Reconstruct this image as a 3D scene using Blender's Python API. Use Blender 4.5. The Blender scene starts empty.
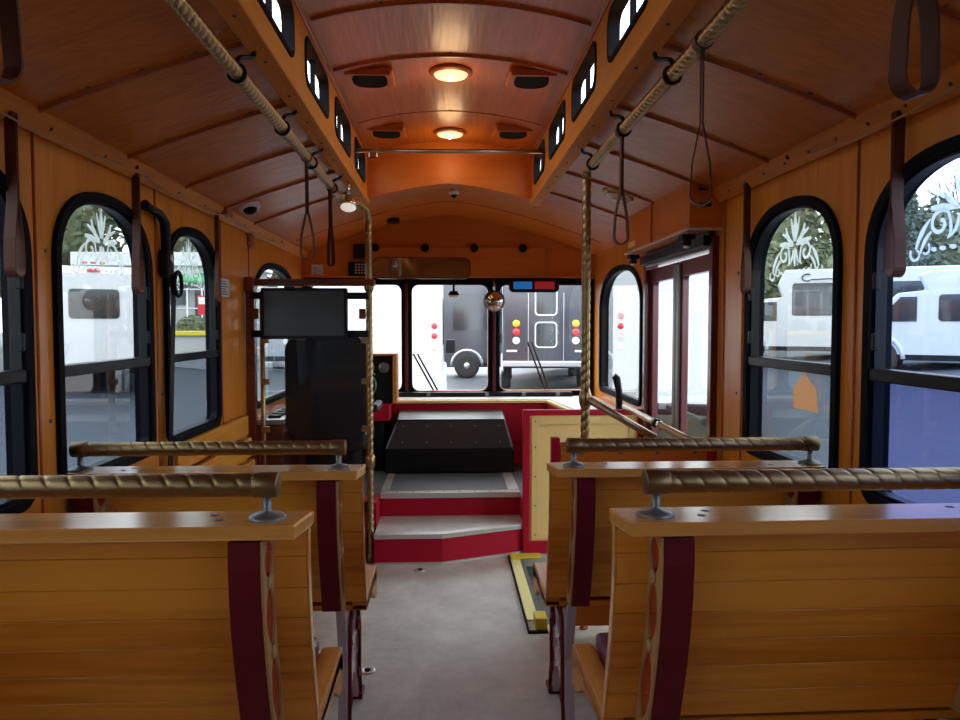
import bpy, bmesh, math, random
from mathutils import Vector, Matrix
from mathutils.geometry import tessellate_polygon
random.seed(7)
C = bpy.context.scene
PI = math.pi

# ------------------------------------------------------------------ camera, sky, exposure
cam_d = bpy.data.cameras.new('camera')
cam_d.sensor_width = 36.0
cam_d.lens = 27.0
cam_d.clip_start = 0.02
cam_d.clip_end = 400
cam = bpy.data.objects.new('camera', cam_d)
C.collection.objects.link(cam)
yaw = math.atan(33 / 720)
pitch = math.atan(34 / 720)
cam.location = (0, 0, 1.4)
cam.rotation_euler = (PI / 2 - pitch, 0, -yaw)
C.camera = cam

W = bpy.data.worlds.new('overcast_sky')
C.world = W
W.use_nodes = True
nt = W.node_tree
nt.nodes.clear()
wo = nt.nodes.new('ShaderNodeOutputWorld')
wb = nt.nodes.new('ShaderNodeBackground')
wb.inputs['Strength'].default_value = 5.5
tc = nt.nodes.new('ShaderNodeTexCoord')
no = nt.nodes.new('ShaderNodeTexNoise')
no.inputs['Scale'].default_value = 2.2
no.inputs['Detail'].default_value = 5
cr = nt.nodes.new('ShaderNodeValToRGB')
cr.color_ramp.elements[0].position = 0.3
cr.color_ramp.elements[0].color = (0.78, 0.85, 0.96, 1)
cr.color_ramp.elements[1].position = 0.7
cr.color_ramp.elements[1].color = (1.0, 1.0, 1.0, 1)
nt.links.new(tc.outputs['Generated'], no.inputs['Vector'])
nt.links.new(no.outputs['Fac'], cr.inputs['Fac'])
nt.links.new(cr.outputs['Color'], wb.inputs['Color'])
nt.links.new(wb.outputs['Background'], wo.inputs['Surface'])

C.view_settings.view_transform = 'Standard'
C.view_settings.look = 'None'
C.view_settings.exposure = 0.0
C.view_settings.gamma = 1.0
C.view_settings.use_curve_mapping = False
C.cycles.max_bounces = 10
C.cycles.diffuse_bounces = 6
C.cycles.glossy_bounces = 4
C.cycles.transparent_max_bounces = 16
C.cycles.sample_clamp_indirect = 6.0

# ------------------------------------------------------------------ materials
def new_mat(name):
    m = bpy.data.materials.new(name)
    m.use_nodes = True
    n = m.node_tree
    b = n.nodes.get('Principled BSDF')
    return m, n, b

def plain(name, col, rough=0.5, metal=0.0, coat=0.0, spec=0.5, noise=0.0, nscale=8.0, bump=0.0, bscale=40.0):
    m, n, b = new_mat(name)
    b.inputs['Base Color'].default_value = (*col, 1)
    b.inputs['Roughness'].default_value = rough
    b.inputs['Metallic'].default_value = metal
    b.inputs['Coat Weight'].default_value = coat
    b.inputs['Coat Roughness'].default_value = 0.12
    b.inputs['Specular IOR Level'].default_value = spec
    t = n.nodes.new('ShaderNodeTexCoord')
    if noise > 0:
        no = n.nodes.new('ShaderNodeTexNoise')
        no.inputs['Scale'].default_value = nscale
        no.inputs['Detail'].default_value = 6
        no.inputs['Roughness'].default_value = 0.65
        n.links.new(t.outputs['Object'], no.inputs['Vector'])
        mx = n.nodes.new('ShaderNodeMix')
        mx.data_type = 'RGBA'
        mx.inputs['A'].default_value = (*[c * (1 - noise) for c in col], 1)
        mx.inputs['B'].default_value = (*[min(1, c * (1 + noise)) for c in col], 1)
        n.links.new(no.outputs['Fac'], mx.inputs['Factor'])
        n.links.new(mx.outputs['Result'], b.inputs['Base Color'])
    if bump > 0:
        nb = n.nodes.new('ShaderNodeTexNoise')
        nb.inputs['Scale'].default_value = bscale
        nb.inputs['Detail'].default_value = 4
        n.links.new(t.outputs['Object'], nb.inputs['Vector'])
        bp = n.nodes.new('ShaderNodeBump')
        bp.inputs['Strength'].default_value = bump
        bp.inputs['Distance'].default_value = 0.003
        n.links.new(nb.outputs['Fac'], bp.inputs['Height'])
        n.links.new(bp.outputs['Normal'], b.inputs['Normal'])
    return m

def wood(name, dark, light, axis=0, rough=0.3, coat=0.3, grain=14.0, bump=0.15, island=0.0, coarse=1.0):
    m, n, b = new_mat(name)
    t = n.nodes.new('ShaderNodeTexCoord')
    mp = n.nodes.new('ShaderNodeMapping')
    s = [grain, grain, grain]
    s[axis] = grain * 0.07
    mp.inputs['Scale'].default_value = s
    n.links.new(t.outputs['Object'], mp.inputs['Vector'])
    vec = mp.outputs['Vector']
    if island > 0:
        g = n.nodes.new('ShaderNodeNewGeometry')
        mu = n.nodes.new('ShaderNodeMath'); mu.operation = 'MULTIPLY'; mu.inputs[1].default_value = 37.0
        n.links.new(g.outputs['Random Per Island'], mu.inputs[0])
        ad = n.nodes.new('ShaderNodeVectorMath'); ad.operation = 'ADD'
        n.links.new(vec, ad.inputs[0]); n.links.new(mu.outputs[0], ad.inputs[1])
        vec = ad.outputs['Vector']
    n1 = n.nodes.new('ShaderNodeTexNoise')
    n1.inputs['Scale'].default_value = 0.55 * coarse
    n1.inputs['Detail'].default_value = 3
    n1.inputs['Distortion'].default_value = 0.8
    n.links.new(vec, n1.inputs['Vector'])
    # rings from the low noise
    mm = n.nodes.new('ShaderNodeMath'); mm.operation = 'MULTIPLY'; mm.inputs[1].default_value = 16.0
    n.links.new(n1.outputs['Fac'], mm.inputs[0])
    sn = n.nodes.new('ShaderNodeMath'); sn.operation = 'SINE'
    n.links.new(mm.outputs[0], sn.inputs[0])
    n2 = n.nodes.new('ShaderNodeTexNoise')
    n2.inputs['Scale'].default_value = 6.0
    n2.inputs['Detail'].default_value = 6
    n.links.new(vec, n2.inputs['Vector'])
    a1 = n.nodes.new('ShaderNodeMath'); a1.operation = 'MULTIPLY_ADD'; a1.inputs[1].default_value = 0.13; a1.inputs[2].default_value = 0.0
    n.links.new(sn.outputs[0], a1.inputs[0])
    a2 = n.nodes.new('ShaderNodeMath'); a2.operation = 'ADD'
    n.links.new(a1.outputs[0], a2.inputs[0]); n.links.new(n2.outputs['Fac'], a2.inputs[1])
    last = a2
    if island > 0:
        a3 = n.nodes.new('ShaderNodeMath'); a3.operation = 'MULTIPLY_ADD'; a3.inputs[1].default_value = island
        g2 = n.nodes.new('ShaderNodeMath'); g2.operation = 'SUBTRACT'; g2.inputs[1].default_value = 0.5
        n.links.new(g.outputs['Random Per Island'], g2.inputs[0])
        n.links.new(g2.outputs[0], a3.inputs[0]); n.links.new(a2.outputs[0], a3.inputs[2])
        last = a3
    r = n.nodes.new('ShaderNodeValToRGB')
    r.color_ramp.elements[0].position = 0.25
    r.color_ramp.elements[0].color = (*dark, 1)
    r.color_ramp.elements[1].position = 0.75
    r.color_ramp.elements[1].color = (*light, 1)
    n.links.new(last.outputs[0], r.inputs['Fac'])
    n.links.new(r.outputs['Color'], b.inputs['Base Color'])
    b.inputs['Roughness'].default_value = rough
    b.inputs['Specular IOR Level'].default_value = 0.32
    b.inputs['Coat Weight'].default_value = coat
    b.inputs['Coat Roughness'].default_value = 0.18
    bp = n.nodes.new('ShaderNodeBump')
    bp.inputs['Strength'].default_value = bump
    bp.inputs['Distance'].default_value = 0.004
    n.links.new(a2.outputs[0], bp.inputs['Height'])
    n.links.new(bp.outputs['Normal'], b.inputs['Normal'])
    return m

def glass(name, tint=(0.9, 0.95, 0.95), refl=1.0):
    m = bpy.data.materials.new(name)
    m.use_nodes = True
    n = m.node_tree
    n.nodes.clear()
    o = n.nodes.new('ShaderNodeOutputMaterial')
    tr = n.nodes.new('ShaderNodeBsdfTransparent'); tr.inputs['Color'].default_value = (*[c ** 0.5 for c in tint], 1)
    gl = n.nodes.new('ShaderNodeBsdfGlossy'); gl.inputs['Roughness'].default_value = 0.02
    gl.inputs['Color'].default_value = (refl, refl, refl, 1)
    fr = n.nodes.new('ShaderNodeFresnel'); fr.inputs['IOR'].default_value = 1.45
    mx = n.nodes.new('ShaderNodeMixShader')
    ge = n.nodes.new('ShaderNodeNewGeometry')
    iv = n.nodes.new('ShaderNodeMath'); iv.operation = 'SUBTRACT'; iv.inputs[0].default_value = 1.0
    ml = n.nodes.new('ShaderNodeMath'); ml.operation = 'MULTIPLY'
    n.links.new(ge.outputs['Backfacing'], iv.inputs[1])
    n.links.new(fr.outputs['Fac'], ml.inputs[0]); n.links.new(iv.outputs[0], ml.inputs[1])
    n.links.new(ml.outputs[0], mx.inputs['Fac'])
    n.links.new(tr.outputs[0], mx.inputs[1]); n.links.new(gl.outputs[0], mx.inputs[2])
    n.links.new(mx.outputs[0], o.inputs['Surface'])
    return m

def frosted(name, col=(0.8, 0.84, 0.82), t=0.45):
    m = bpy.data.materials.new(name)
    m.use_nodes = True
    n = m.node_tree
    n.nodes.clear()
    o = n.nodes.new('ShaderNodeOutputMaterial')
    tr = n.nodes.new('ShaderNodeBsdfTransparent')
    d = n.nodes.new('ShaderNodeBsdfTranslucent'); d.inputs['Color'].default_value = (*col, 1)
    mx = n.nodes.new('ShaderNodeMixShader'); mx.inputs['Fac'].default_value = 1 - t
    n.links.new(tr.outputs[0], mx.inputs[1]); n.links.new(d.outputs[0], mx.inputs[2])
    n.links.new(mx.outputs[0], o.inputs['Surface'])
    return m

def emit(name, col, s):
    m, n, b = new_mat(name)
    b.inputs['Base Color'].default_value = (*col, 1)
    b.inputs['Emission Color'].default_value = (*col, 1)
    b.inputs['Emission Strength'].default_value = s
    return m

M = {}
M['wall_wood'] = wood('varnished_wall_wood', (0.62, 0.205, 0.018), (0.76, 0.275, 0.030), axis=2, grain=10, bump=0.06, rough=0.33, coat=0.12)
M['wall_wood_h'] = wood('varnished_trim_wood', (0.60, 0.20, 0.018), (0.74, 0.27, 0.030), axis=1, grain=10, bump=0.06, rough=0.62, coat=0.0)
M['ceil_wood'] = wood('varnished_ceiling_plywood', (0.46, 0.122, 0.008), (0.62, 0.18, 0.014), axis=0, grain=9, bump=0.5, rough=0.38, coat=0.12, coarse=1.6)
M['roof_wood'] = wood('varnished_roof_plywood', (0.44, 0.115, 0.015), (0.58, 0.17, 0.025), axis=1, grain=9, bump=0.6, rough=0.36, coat=0.28, coarse=1.8)
M['front_wood'] = wood('front_bulkhead_wood', (0.58, 0.15, 0.016), (0.66, 0.185, 0.022), axis=0, grain=8, bump=0.05, rough=0.4, coat=0.08)
M['batten'] = wood('red_stained_batten', (0.34, 0.07, 0.012), (0.42, 0.10, 0.018), axis=0, grain=10, bump=0.05)
M['oak'] = wood('honey_oak_planks', (0.62, 0.215, 0.016), (0.84, 0.36, 0.040), axis=0, grain=9, bump=0.08, island=0.45, rough=0.4, coat=0.08)
M['oak_y'] = wood('honey_oak_long', (0.48, 0.16, 0.024), (0.64, 0.26, 0.045), axis=1, grain=9, bump=0.08, rough=0.4, coat=0.08)
M['bench_y'] = wood('amber_slat_wood', (0.68, 0.26, 0.03), (0.80, 0.36, 0.05), axis=1, grain=9, bump=0.06, rough=0.35, island=0.3, coat=0.1)
M['cap'] = wood('oak_cap_board', (0.56, 0.22, 0.04), (0.70, 0.33, 0.075), axis=0, grain=9, bump=0.04, rough=0.22, coat=0.5)
M['pale_ply'] = plain('pale_birch_panel', (0.84, 0.58, 0.22), 0.5, noise=0.08, nscale=5)
M['dark_wood'] = wood('dark_mahogany', (0.10, 0.022, 0.012), (0.19, 0.05, 0.022), axis=0, grain=9, bump=0.05)
M['brass'] = plain('aged_brass', (0.40, 0.28, 0.13), 0.33, 1.0, noise=0.25, nscale=20)
M['brass_rail'] = plain('antique_bronze_rail', (0.30, 0.21, 0.105), 0.38, 1.0, noise=0.2, nscale=25)
M['bronze_tube'] = plain('dull_bronze_tube', (0.45, 0.36, 0.25), 0.35, 0.9)
M['chrome'] = plain('chrome', (0.75, 0.75, 0.75), 0.12, 1.0)
M['steel'] = plain('brushed_grey_steel', (0.22, 0.23, 0.22), 0.42, 0.7)
M['alu'] = plain('aluminium_trim', (0.66, 0.64, 0.60), 0.32, 0.6, noise=0.06)
M['maroon'] = plain('maroon_enamel', (0.12, 0.005, 0.010), 0.45, spec=0.25)
M['red_side'] = plain('bright_red_enamel', (0.33, 0.008, 0.012), 0.25, coat=0.6)
M['red'] = plain('crimson_paint', (0.44, 0.004, 0.026), 0.5, spec=0.25, noise=0.06)
M['door_red'] = plain('burgundy_door_paint', (0.12, 0.008, 0.016), 0.3, coat=0.4)
M['casting_sheen'] = plain('maroon_casting_painted_sheen', (0.48, 0.38, 0.41), 0.2, coat=0.6)  # lilac reflection on the maroon castings, put into the base colour
M['tan_trim'] = plain('tan_painted_scroll', (0.46, 0.27, 0.10), 0.35)
M['black'] = plain('black_satin', (0.008, 0.009, 0.012), 0.4, spec=0.22)
M['rubber'] = plain('black_rubber', (0.006, 0.007, 0.010), 0.75, spec=0.10)
M['black_cov'] = plain('scuffed_black_vinyl', (0.022, 0.022, 0.024), 0.36, noise=0.35, nscale=6, bump=0.1)
M['grey_mat'] = plain('grey_ribbed_mat', (0.10, 0.105, 0.11), 0.55, noise=0.12, nscale=30)
M['leather'] = plain('brown_leather', (0.105, 0.034, 0.018), 0.5, spec=0.25, bump=0.2, bscale=200)
M['purple'] = plain('purple_vinyl', (0.12, 0.022, 0.07), 0.3, coat=0.3)
M['white'] = plain('white_plastic', (0.75, 0.74, 0.70), 0.4)
M['paper'] = plain('printed_paper', (0.72, 0.74, 0.78), 0.7)
M['ink'] = plain('grey_print', (0.10, 0.10, 0.12), 0.7)
M['screen'] = plain('dark_grey_screen', (0.045, 0.058, 0.062), 0.28)
M['yellow'] = plain('pale_safety_yellow', (0.88, 0.80, 0.34), 0.5, noise=0.05)
M['yellow2'] = plain('bright_safety_yellow', (0.70, 0.55, 0.05), 0.4, noise=0.1, nscale=20)
M['blue'] = emit('blue_lens', (0.015, 0.16, 0.50), 0.5)
M['red_lens'] = emit('red_lens', (0.42, 0.012, 0.02), 0.3)
M['mirror'] = plain('mirror_glass', (0.75, 0.7, 0.66), 0.06, 1.0)
M['lamp'] = emit('warm_lamp_glass', (1.0, 0.66, 0.34), 1.3)
M['bulb'] = emit('warm_bulb', (1.0, 0.8, 0.5), 12.0)
M['spot'] = emit('white_spot_lens', (0.95, 0.88, 0.74), 0.6)
M['cream_lens'] = plain('cream_lens', (0.62, 0.52, 0.40), 0.25)
M['glass_up'] = glass('clear_window_glass', (0.46, 0.51, 0.52))
M['glass_low'] = glass('grey_tinted_glass', (0.20, 0.245, 0.29))
M['glass_blue_up'] = glass('blue_tinted_glass', (0.42, 0.52, 0.72))
M['glass_blue_low'] = glass('deep_blue_tinted_glass', (0.12, 0.155, 0.36))
M['glass_front'] = glass('windshield_glass', (0.93, 0.96, 0.98))
M['glass_door'] = glass('door_glass', (0.66, 0.76, 0.76))
M['acrylic'] = glass('scratched_acrylic', (0.72, 0.78, 0.82), 0.8)
M['etch'] = frosted('frosted_etching')
M['tag'] = frosted('orange_window_tag', (0.9, 0.45, 0.18), 0.35)
M['asphalt'] = plain('wet_grey_asphalt', (0.085, 0.095, 0.105), 0.5, noise=0.22, nscale=1.2)
M['concrete'] = plain('pale_concrete', (0.50, 0.50, 0.48), 0.8, noise=0.1, nscale=2)
M['veh_white'] = plain('white_vehicle_paint', (0.62, 0.63, 0.64), 0.3, coat=0.3)
M['veh_black'] = plain('black_vehicle_paint', (0.035, 0.042, 0.055), 0.2, coat=0.8)
M['veh_glass'] = plain('dark_vehicle_glass', (0.02, 0.03, 0.035), 0.08, coat=0.5)
M['tyre'] = plain('black_tyre', (0.02, 0.02, 0.02), 0.8)
M['hub'] = plain('silver_wheel_hub', (0.6, 0.6, 0.62), 0.3, 0.8)
M['amber'] = plain('amber_lens', (0.85, 0.42, 0.02), 0.3)
M['tail_red'] = plain('red_tail_lens', (0.65, 0.03, 0.04), 0.3)
M['white_lens'] = plain('white_lens', (0.85, 0.85, 0.85), 0.3)
M['awning'] = plain('green_awning', (0.06, 0.30, 0.14), 0.6)
M['bark'] = plain('grey_bark', (0.10, 0.08, 0.06), 0.9, noise=0.3)
M['leaf'] = plain('dark_green_leaf', (0.085, 0.115, 0.075), 0.6, noise=0.5, nscale=3)
M['leaf2'] = plain('olive_green_leaf', (0.15, 0.18, 0.10), 0.6, noise=0.5, nscale=3)

def floor_mat():
    m, n, b = new_mat('speckled_grey_vinyl_floor')
    t = n.nodes.new('ShaderNodeTexCoord')
    a = n.nodes.new('ShaderNodeTexNoise'); a.inputs['Scale'].default_value = 260; a.inputs['Detail'].default_value = 2
    c = n.nodes.new('ShaderNodeTexNoise'); c.inputs['Scale'].default_value = 5; c.inputs['Detail'].default_value = 7; c.inputs['Roughness'].default_value = 0.7
    n.links.new(t.outputs['Object'], a.inputs['Vector']); n.links.new(t.outputs['Object'], c.inputs['Vector'])
    ad = n.nodes.new('ShaderNodeMath'); ad.operation = 'MULTIPLY_ADD'; ad.inputs[1].default_value = 0.35
    n.links.new(a.outputs['Fac'], ad.inputs[0]); n.links.new(c.outputs['Fac'], ad.inputs[2])
    r = n.nodes.new('ShaderNodeValToRGB')
    r.color_ramp.elements[0].position = 0.42; r.color_ramp.elements[0].color = (0.35, 0.325, 0.29, 1)
    r.color_ramp.elements[1].position = 0.85; r.color_ramp.elements[1].color = (0.64, 0.605, 0.555, 1)
    n.links.new(ad.outputs[0], r.inputs['Fac']); n.links.new(r.outputs['Color'], b.inputs['Base Color'])
    # worn patches are rougher
    rr = n.nodes.new('ShaderNodeMapRange'); rr.inputs['To Min'].default_value = 0.38; rr.inputs['To Max'].default_value = 0.7
    n.links.new(c.outputs['Fac'], rr.inputs['Value']); n.links.new(rr.outputs['Result'], b.inputs['Roughness'])
    bp = n.nodes.new('ShaderNodeBump'); bp.inputs['Strength'].default_value = 0.15; bp.inputs['Distance'].default_value = 0.002
    n.links.new(a.outputs['Fac'], bp.inputs['Height']); n.links.new(bp.outputs['Normal'], b.inputs['Normal'])
    return m
M['floor'] = floor_mat()

# ------------------------------------------------------------------ mesh builder
ORG = {}

class MB:
    """Collects shapes and links them as ONE mesh object."""
    def __init__(self):
        self.v = []; self.f = []; self.mi = []; self.sm = []
    def add(self, vs, fs, mi=0, smooth=False):
        o = len(self.v)
        self.v += [Vector(p) for p in vs]
        for f in fs:
            self.f.append([i + o for i in f]); self.mi.append(mi); self.sm.append(smooth)
        return self
    def box(self, x0, x1, y0, y1, z0, z1, mi=0):
        x0, x1 = sorted((x0, x1)); y0, y1 = sorted((y0, y1)); z0, z1 = sorted((z0, z1))
        vs = [(x0,y0,z0),(x1,y0,z0),(x1,y1,z0),(x0,y1,z0),(x0,y0,z1),(x1,y0,z1),(x1,y1,z1),(x0,y1,z1)]
        return self.add(vs, [(3,2,1,0),(4,5,6,7),(0,1,5,4),(1,2,6,5),(2,3,7,6),(3,0,4,7)], mi)
    def obox(self, c, sx, sy, sz, mat, mi=0):
        vs = []
        for dz in (-1, 1):
            for dx, dy in ((-1,-1),(1,-1),(1,1),(-1,1)):
                vs.append(Vector(c) + mat @ Vector((dx*sx/2, dy*sy/2, dz*sz/2)))
        return self.add(vs, [(3,2,1,0),(4,5,6,7),(0,1,5,4),(1,2,6,5),(2,3,7,6),(3,0,4,7)], mi)
    def tube(self, pts, r, n=12, mi=0, cap=True, closed=False):
        pts = [Vector(p) for p in pts]
        rs = r if isinstance(r, (list, tuple)) else [r] * len(pts)
        k = len(pts)
        T = []
        for i in range(k):
            a = pts[(i-1) % k] if (closed or i > 0) else pts[i]
            b = pts[(i+1) % k] if (closed or i < k-1) else pts[i]
            T.append((b - a).normalized())
        up = Vector((0,0,1)) if abs(T[0].z) < 0.9 else Vector((1,0,0))
        N = (up - T[0]*up.dot(T[0])).normalized()
        vs = []
        for i in range(k):
            N = (N - T[i]*N.dot(T[i])).normalized()
            B = T[i].cross(N)
            for j in range(n):
                a = 2*PI*j/n
                vs.append(pts[i] + (N*math.cos(a) + B*math.sin(a))*rs[i])
        fs = []
        for i in range(k if closed else k-1):
            i2 = (i+1) % k
            for j in range(n):
                fs.append((i*n+j, i*n+(j+1)%n, i2*n+(j+1)%n, i2*n+j))
        self.add(vs, fs, mi, True)
        if cap and not closed:
            o = len(self.v) - len(vs)
            self.f.append([o+j for j in range(n)][::-1]); self.mi.append(mi); self.sm.append(False)
            self.f.append([o+(k-1)*n+j for j in range(n)]); self.mi.append(mi); self.sm.append(False)
        return self
    def rope(self, a, b, r, lead=0.076, starts=2, depth=0.10, n=24, step=0.004, mi=0, pw=2.2):
        """A straight rod with helical grooves."""
        a = Vector(a); b = Vector(b); L = (b-a).length; T = (b-a).normalized()
        up = Vector((0,0,1)) if abs(T.z) < 0.9 else Vector((1,0,0))
        N = (up - T*up.dot(T)).normalized(); B = T.cross(N)
        k = max(2, int(L/step)) + 1
        vs = []
        for i in range(k):
            s = L*i/(k-1)
            for j in range(n):
                t = 2*PI*j/n
                ph = (t*starts - 2*PI*s/lead*starts)
                q = abs(math.sin(ph/2))
                rr = r*(1 - depth*(1-q)**pw)
                vs.append(a + T*s + (N*math.cos(t)+B*math.sin(t))*rr)
        fs = [(i*n+j, i*n+(j+1)%n, (i+1)*n+(j+1)%n, (i+1)*n+j) for i in range(k-1) for j in range(n)]
        self.add(vs, fs, mi, True)
        o = len(self.v) - len(vs)
        self.f.append([o+j for j in range(n)][::-1]); self.mi.append(mi); self.sm.append(False)
        self.f.append([o+(k-1)*n+j for j in range(n)]); self.mi.append(mi); self.sm.append(False)
        return self
    def lathe(self, prof, c, axis=(0,0,1), n=28, mi=0, smooth=True):
        c = Vector(c); A = Vector(axis).normalized()
        up = Vector((1,0,0)) if abs(A.x) < 0.9 else Vector((0,1,0))
        N = (up - A*up.dot(A)).normalized(); B = A.cross(N)
        vs = []
        for (r, h) in prof:
            r = max(r, 1e-5)
            for j in range(n):
                t = 2*PI*j/n
                vs.append(c + A*h + (N*math.cos(t)+B*math.sin(t))*r)
        k = len(prof)
        fs = [(i*n+j, i*n+(j+1)%n, (i+1)*n+(j+1)%n, (i+1)*n+j) for i in range(k-1) for j in range(n)]
        fs.append(tuple(range(n))[::-1]); fs.append(tuple((k-1)*n+j for j in range(n)))
        return self.add(vs, fs, mi, smooth)
    def prism(self, loop, plane, d0, d1, holes=(), mi=0, smooth=False):
        """Extrude a 2D outline (with holes). plane 'yz','xz','xy': the loop's axes; d along the third."""
        def P(p, d):
            return {'yz': (d, p[0], p[1]), 'xz': (p[0], d, p[1]), 'xy': (p[0], p[1], d)}[plane]
        loops = [list(loop)] + [list(h) for h in holes]
        tess = tessellate_polygon([[Vector((p[0], p[1], 0)) for p in l] for l in loops])
        flat = [p for l in loops for p in l]
        n = len(flat)
        vs = [P(p, d0) for p in flat] + [P(p, d1) for p in flat]
        fs = [tuple(t) for t in tess] + [tuple(i+n for i in t[::-1]) for t in tess]
        o = 0
        for l in loops:
            k = len(l)
            for i in range(k):
                fs.append((o+i, o+(i+1)%k, o+(i+1)%k+n, o+i+n))
            o += k
        return self.add(vs, fs, mi, smooth)
    def ring(self, outer, inner, plane, d0, d1, mi=0):
        def P(p, d):
            return {'yz': (d, p[0], p[1]), 'xz': (p[0], d, p[1]), 'xy': (p[0], p[1], d)}[plane]
        n = len(outer)
        vs = [P(p, d0) for p in outer] + [P(p, d0) for p in inner] + [P(p, d1) for p in outer] + [P(p, d1) for p in inner]
        fs = []
        for i in range(n):
            j = (i+1) % n
            fs += [(i, j, n+j, n+i), (2*n+i, 3*n+i, 3*n+j, 2*n+j), (i, 2*n+i, 2*n+j, j), (n+i, n+j, 3*n+j, 3*n+i)]
        return self.add(vs, fs, mi)
    def ribbon(self, pts, wdir, w, th=0.003, mi=0, closed=False):
        """A strap: path pts, width along wdir."""
        pts = [Vector(p) for p in pts]; k = len(pts)
        vs = []
        for i in range(k):
            a = pts[(i-1) % k] if (closed or i > 0) else pts[i]
            b = pts[(i+1) % k] if (closed or i < k-1) else pts[i]
            t = (b-a).normalized()
            wd = Vector(wdir); wd = (wd - t*wd.dot(t)).normalized()
            nn = t.cross(wd)
            for sx, sn in ((-1,-1),(1,-1),(1,1),(-1,1)):
                vs.append(pts[i] + wd*sx*w/2 + nn*sn*th/2)
        fs = []
        for i in range(k if closed else k-1):
            i2 = (i+1) % k
            for j in range(4):
                fs.append((i*4+j, i*4+(j+1)%4, i2*4+(j+1)%4, i2*4+j))
        if not closed:
            fs += [(3,2,1,0), ((k-1)*4, (k-1)*4+1, (k-1)*4+2, (k-1)*4+3)]
        return self.add(vs, fs, mi, False)
    def stroke(self, pts, ws, plane, d, th=0.0015, mi=0):
        """Flat tapered brush stroke in a plane at depth d."""
        def P(p, dd):
            return {'yz': (dd, p[0], p[1]), 'xz': (p[0], dd, p[1])}[plane]
        k = len(pts); L = []; R = []
        for i in range(k):
            a = Vector(pts[max(0, i-1)]); b = Vector(pts[min(k-1, i+1)])
            t = (b-a).normalized(); nn = Vector((-t.y, t.x))
            p = Vector(pts[i]); w = ws[i]/2
            L.append(p+nn*w); R.append(p-nn*w)
        vs = [P(p, d) for p in L] + [P(p, d) for p in R] + [P(p, d+th) for p in L] + [P(p, d+th) for p in R]
        fs = []
        for i in range(k-1):
            fs += [(i, i+1, k+i+1, k+i), (2*k+i, 3*k+i, 3*k+i+1, 2*k+i+1), (i, 2*k+i, 2*k+i+1, i+1), (k+i, k+i+1, 3*k+i+1, 3*k+i)]
        fs += [(0, k, 3*k, 2*k), (k-1, 3*k-1, 4*k-1, 2*k-1)]
        return self.add(vs, fs, mi)
    def sphere(self, c, r, sx=1, sy=1, sz=1, n=16, mi=0):
        prof = [(math.sin(PI*i/(n//2))*r, -math.cos(PI*i/(n//2))*r) for i in range(n//2+1)]
        c = Vector(c); vs = []
        for (rr, h) in prof:
            for j in range(n):
                t = 2*PI*j/n
                vs.append(c + Vector((math.cos(t)*rr*sx, math.sin(t)*rr*sy, h*sz)))
        k = len(prof)
        fs = [(i*n+j, i*n+(j+1)%n, (i+1)*n+(j+1)%n, (i+1)*n+j) for i in range(k-1) for j in range(n)]
        return self.add(vs, fs, mi, True)
    def build(self, name, mats, parent=None, bevel=0.0, seg=2):
        if not isinstance(mats, (list, tuple)): mats = [mats]
        org = ORG.get(parent.name, Vector((0,0,0))) if parent is not None else Vector((0,0,0))
        me = bpy.data.meshes.new(name)
        me.from_pydata([tuple(p - org) for p in self.v], [], self.f)
        for m in mats: me.materials.append(m)
        me.polygons.foreach_set('material_index', self.mi)
        me.polygons.foreach_set('use_smooth', self.sm)
        me.validate()
        bm = bmesh.new(); bm.from_mesh(me)
        bmesh.ops.remove_doubles(bm, verts=bm.verts, dist=1e-6)
        bmesh.ops.recalc_face_normals(bm, faces=bm.faces)
        bm.to_mesh(me); bm.free()
        o = bpy.data.objects.new(name, me)
        C.collection.objects.link(o)
        if parent is not None:
            o.parent = parent; ORG[o.name] = org
        else:
            # put the origin at the mesh's base centre
            xs = [v.co.x for v in me.vertices]; ys = [v.co.y for v in me.vertices]; zs = [v.co.z for v in me.vertices]
            b = Vector(((min(xs)+max(xs))/2, (min(ys)+max(ys))/2, min(zs)))
            me.transform(Matrix.Translation(-b)); o.location = b; ORG[o.name] = b
        if bevel > 0:
            md = o.modifiers.new('bevel', 'BEVEL'); md.width = bevel; md.segments = seg; md.limit_method = 'ANGLE'; md.angle_limit = 0.7
        return o

def tag(o, label=None, cat=None, group=None, kind=None):
    if label: o['label'] = label
    if cat: o['category'] = cat
    if group: o['group'] = group
    if kind: o['kind'] = kind
    return o

def thing(name, loc, label, cat, group=None, kind=None):
    o = bpy.data.objects.new(name, None)
    o.empty_display_size = 0.1
    o.location = loc
    C.collection.objects.link(o)
    ORG[o.name] = Vector(loc)
    return tag(o, label, cat, group, kind)

def struct(name, mb, mats, parent=None, bevel=0.0):
    o = mb.build(name, mats, parent, bevel)
    if parent is None: o['kind'] = 'structure'
    return o

def copy_tree(o, parent=None):
    c = o.copy()
    C.collection.objects.link(c)
    if parent is not None: c.parent = parent
    for ch in list(o.children): copy_tree(ch, c)
    return c

# ------------------------------------------------------------------ measures of the bus interior
XL, XR, XC = -1.17, 1.21, 0.02          # side walls and centre line
YB, YF = -1.5, 5.9                      # back wall and windshield
def vault(x): return 2.30 - 0.251*abs(x-XC)**1.45
def dome_z(x): return 2.56 - 0.28*(x-XC)**2

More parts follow.
